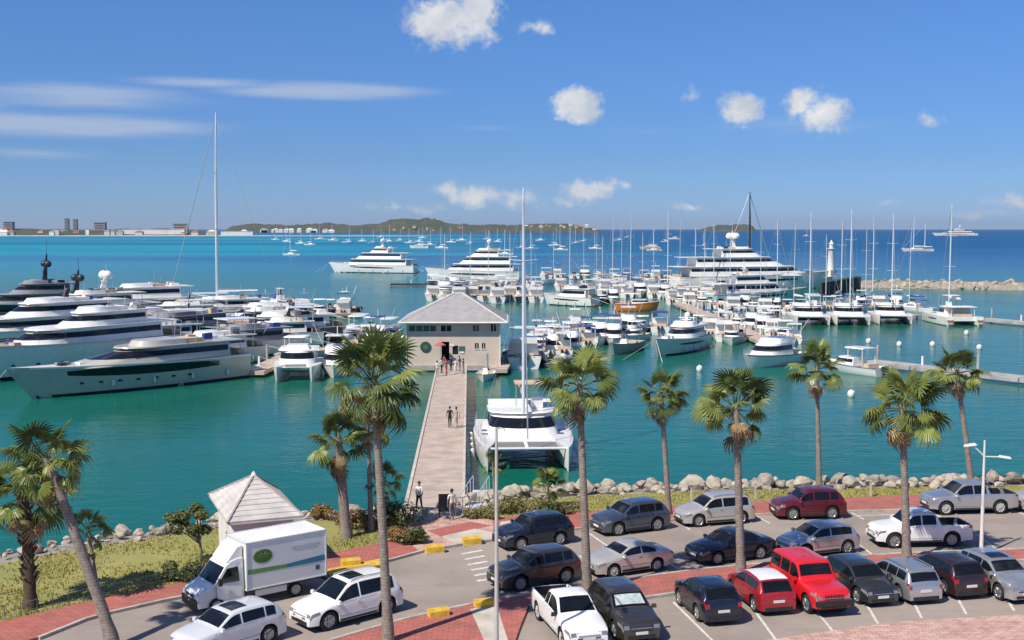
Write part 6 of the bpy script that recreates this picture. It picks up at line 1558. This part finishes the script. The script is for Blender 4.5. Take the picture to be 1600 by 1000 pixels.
for z in (.5, 1.0): MB().tube([(0, 0, z), (L, 0, z)], .025, 6).build('bar', M['steel'], t)
for x in (0, L / 2, L): MB().tube([(x, 0, 0), (x, 0, 1.0)], .03, 6).build('post', M['steel'], t)
A, B = P(733, 800, GZ + .1), P(752, 768, .9); d = B - A; t = thing('gangway', 'pale aluminium gangway sloping down beside the pier', 'gangway', tuple(A), math.atan2(d.y, d.x)); L = math.hypot(d.x, d.y); 
f = MB().loft([[(0, -.5, 0), (0, .5, 0), (0, .5, .1), (0, -.5, .1)], [(L, -.5, d.z), (L, .5, d.z), (L, .5, d.z + .1), (L, -.5, d.z + .1)]]); f.build('ramp', M['alu'], t)
for s_ in (-1, 1):
    MB().tube([(0, s_ * .5, 1.0), (L, s_ * .5, d.z + 1.0)], .03, 5).build('handrail', M['alu'], t)
    for k in range(5): MB().tube([(L * k / 4, s_ * .5, d.z * k / 4), (L * k / 4, s_ * .5, d.z * k / 4 + 1.0)], .02, 4).build('post', M['alu'], t)
p = P(700, 566, GZ); t = thing('awning', 'pinkish red parasol at the door of the pier building', 'parasol', (Q(688, 560, BY - 1.2).x, BY - 1.2, GZ))
MB().tube([(0, 0, 0), (0, 0, 2.3)], .03, 6).build('pole', M['steel'], t); MB().lathe([(.02, 2.45), (.7, 2.05), (.68, 2.0), (.02, 2.38)], n=8).build('canopy', mat('pinkish_red_cloth', (.55, .12, .13), .85), t)
# low posts by the grass
for i, (u, v) in enumerate([(1080, 785), (1360, 778), (1180, 782)]):
    p = P(u, v); t = thing('marker_post', 'short pale marker post on the grass verge behind the parked cars', 'post', (p.x, p.y, GZ), 0, 'marker posts on the verge')
    MB().box((0, 0, .5), (.12, .12, 1.0), top=.85).build('shaft', M['palepave'], t); MB().box((0, 0, 1.02), (.16, .16, .06)).build('cap', M['kerb'], t)
# thin wire fence along the left lawn
a, b = Vector(wup[2]), Vector(wup[4]); t = thing('wire_fence', 'thin low wire fence along the left lawn beside the red walkway', 'fence', (0, 0, 0)); n = 12
for k in range(n + 1):
    q = a.lerp(b, k / n) + Vector((.05, .35)); MB().tube([(q.x, q.y, GZ), (q.x, q.y, GZ + .7)], .018, 5).build('post', M['bark'], t)
for z in (.3, .65):
    qa, qb = a + Vector((.05, .35)), b + Vector((.05, .35)); MB().tube([(qa.x, qa.y, GZ + z), (qb.x, qb.y, GZ + z)], .007, 4).build('wire', M['steel'], t)

# ------------------------------------------------------------------ people
SKIN = mat('skin', (.34, .20, .13), .55, var=.08); HAIR = mat('dark_hair', (.02, .015, .012), .7, var=.2)
def body_mesh(pose):
    st, arm, bend = pose     # stride, arm swing, elbow bend
    V = {}; E = []; rad = {}
    def v(k, p, r): V[k] = p; rad[k] = r
    v('pel', (0, 0, .95), (.15, .11)); v('wst', (0, 0, 1.12), (.13, .10)); v('chs', (0, .0, 1.34), (.165, .11)); v('nck', (0, 0, 1.5), (.055, .055)); v('hd0', (0, .01, 1.58), (.07, .08)); v('hd1', (0, .015, 1.68), (.08, .095)); v('hd2', (0, .0, 1.76), (.05, .06))
    E += [('pel', 'wst'), ('wst', 'chs'), ('chs', 'nck'), ('nck', 'hd0'), ('hd0', 'hd1'), ('hd1', 'hd2')]
    for s, n_ in ((1, 'l'), (-1, 'r')):
        q = s * st
        v('hip' + n_, (s * .09, 0, .88), (.095, .095)); v('kne' + n_, (s * .10, q * .5 + .03, .48), (.062, .062)); v('ank' + n_, (s * .10, q - .02, .09), (.042, .042)); v('toe' + n_, (s * .12, q + .15, .035), (.04, .03))
        E += [('pel', 'hip' + n_), ('hip' + n_, 'kne' + n_), ('kne' + n_, 'ank' + n_), ('ank' + n_, 'toe' + n_)]
        w_ = -s * arm
        v('sho' + n_, (s * .19, 0, 1.42), (.06, .06)); v('elb' + n_, (s * .25, w_ * .5 - .02, 1.14), (.045, .045)); v('wri' + n_, (s * .24, w_ + bend * .2, .90 + bend * .2), (.03, .03)); v('pal' + n_, (s * .235, w_ + bend * .28 + .01, .82 + bend * .2), (.034, .024))
        E += [('chs', 'sho' + n_), ('sho' + n_, 'elb' + n_), ('elb' + n_, 'wri' + n_), ('wri' + n_, 'pal' + n_)]
        for j in range(4):
            v('f%d' % j + n_, (s * .235, w_ + bend * .28 - .03 + j * .022, .74 + bend * .2 - (.01 if j in (0, 3) else -.0)), (.009, .009)); E.append(('pal' + n_, 'f%d' % j + n_))
        v('th' + n_, (s * .215, w_ + bend * .28 + .06, .79 + bend * .2), (.010, .010)); E.append(('wri' + n_, 'th' + n_))
    ks = list(V); me = bpy.data.meshes.new('person'); me.from_pydata([V[k] for k in ks], [(ks.index(a), ks.index(b)) for a, b in E], [])
    o = bpy.data.objects.new('tmp_body', me); COL.objects.link(o)
    sm = o.modifiers.new('s', 'SKIN'); sm.use_smooth_shade = True
    for k, d in zip(ks, me.skin_vertices[0].data): d.radius = rad[k]; d.use_root = (k == 'pel')
    ss = o.modifiers.new('u', 'SUBSURF'); ss.levels = 1; ss.render_levels = 1
    dg = bpy.context.evaluated_depsgraph_get(); out = bpy.data.meshes.new_from_object(o.evaluated_get(dg)); bpy.data.objects.remove(o)
    out.materials.clear()
    for m_ in (SKIN, M['white'], M['darkmetal'], HAIR, M['black']): out.materials.append(m_)
    for p_ in out.polygons:
        c = p_.center
        if c.z > 1.70 or (c.z > 1.6 and c.y < -.03): i = 3
        elif c.z > 1.47: i = 0
        elif c.z > 1.0 and (abs(c.x) < .2 or c.z > 1.22): i = 1
        elif c.z > .98 and abs(c.x) < .2: i = 1
        elif abs(c.x) > .185 and c.z > .6: i = 0
        elif c.z > .1: i = 2
        else: i = 4
        p_.material_index = i; p_.use_smooth = True
    return out
POSES = [body_mesh((.03, .03, .0)), body_mesh((.22, .18, .1)), body_mesh((-.05, .05, .9))]
SHIRTS = {n_: mat('cloth_' + n_, c, .85, var=.12) for n_, c in (('white', (.72, .71, .69)), ('black', (.02, .02, .022)), ('red', (.42, .05, .06)), ('blue', (.08, .14, .3)), ('beige', (.5, .42, .32)), ('grey', (.2, .2, .21)))}
def person(label, px_, pose, shirt, trousers, rz, h=1.74, z=GZ + .14):
    p = P(*px_, z); o = link('person', POSES[pose], None, tuple(p), rz); s = h / 1.8; o.scale = (s, s, s)
    tag(o, label, 'person', 'people on the pier')
    for i, m_ in ((1, SHIRTS[shirt]), (2, SHIRTS[trousers])):
        o.material_slots[i].link = 'OBJECT'; o.material_slots[i].material = m_
    hc = MB(); hc.lathe([(.02, 1.79), (.07, 1.77), (.095, 1.70), (.098, 1.64)], (0, -.012, 0), 12, cap=False); hc.build('hair', HAIR, o)
    return o
person('person in white top and black trousers walking on the near end of the pier', (655, 799), 1, 'white', 'black', R(160))
person('person in white shirt standing beside the black notice board', (706, 812), 0, 'white', 'grey', R(30))
person('person in black on the middle of the pier, nearer its centre line', (703, 668), 1, 'black', 'black', R(10))
person('person in beige on the middle of the pier, walking beside one in black', (713, 669), 1, 'beige', 'beige', R(15))
for i, (u, v, s_, tr_, lb) in enumerate([(683, 588, 'white', 'beige', 'person in white at the left rail of the far pier end'), (690, 583, 'white', 'black', 'person in white and black near the door of the pier building'), (698, 586, 'black', 'red', 'person in black top and red trousers at the far pier end'), (705, 580, 'black', 'black', 'person all in black in front of the building door'), (712, 584, 'white', 'white', 'person all in white right of the door on the far pier end'), (718, 580, 'grey', 'beige', 'person in grey top at the right side of the far pier end'), (724, 584, 'black', 'grey', 'person in black and grey at the right edge of the far pier end'), (694, 578, 'red', 'grey', 'person in a red shirt beside the building door')]):
    person(lb, (u, v), i % 3, s_, tr_, R(i * 47))

# ------------------------------------------------------------------ air over the bay
hz = bpy.data.materials.new('sea_haze'); hz.use_nodes = True; nt = hz.node_tree; nt.nodes.clear()
pv = nt.nodes.new('ShaderNodeVolumePrincipled'); pv.inputs['Color'].default_value = (.70, .86, 1.0, 1); pv.inputs['Density'].default_value = 1.5e-5; pv.inputs['Anisotropy'].default_value = .2
ov_ = nt.nodes.new('ShaderNodeOutputMaterial'); nt.links.new(pv.outputs[0], ov_.inputs['Volume'])
hb_ = MB().box((0, 31000, 200), (124000, 62600, 404)).build('haze', hz, smooth=False); tag(hb_, 'thin blue sea haze filling the air over the bay', 'haze', kind='stuff')
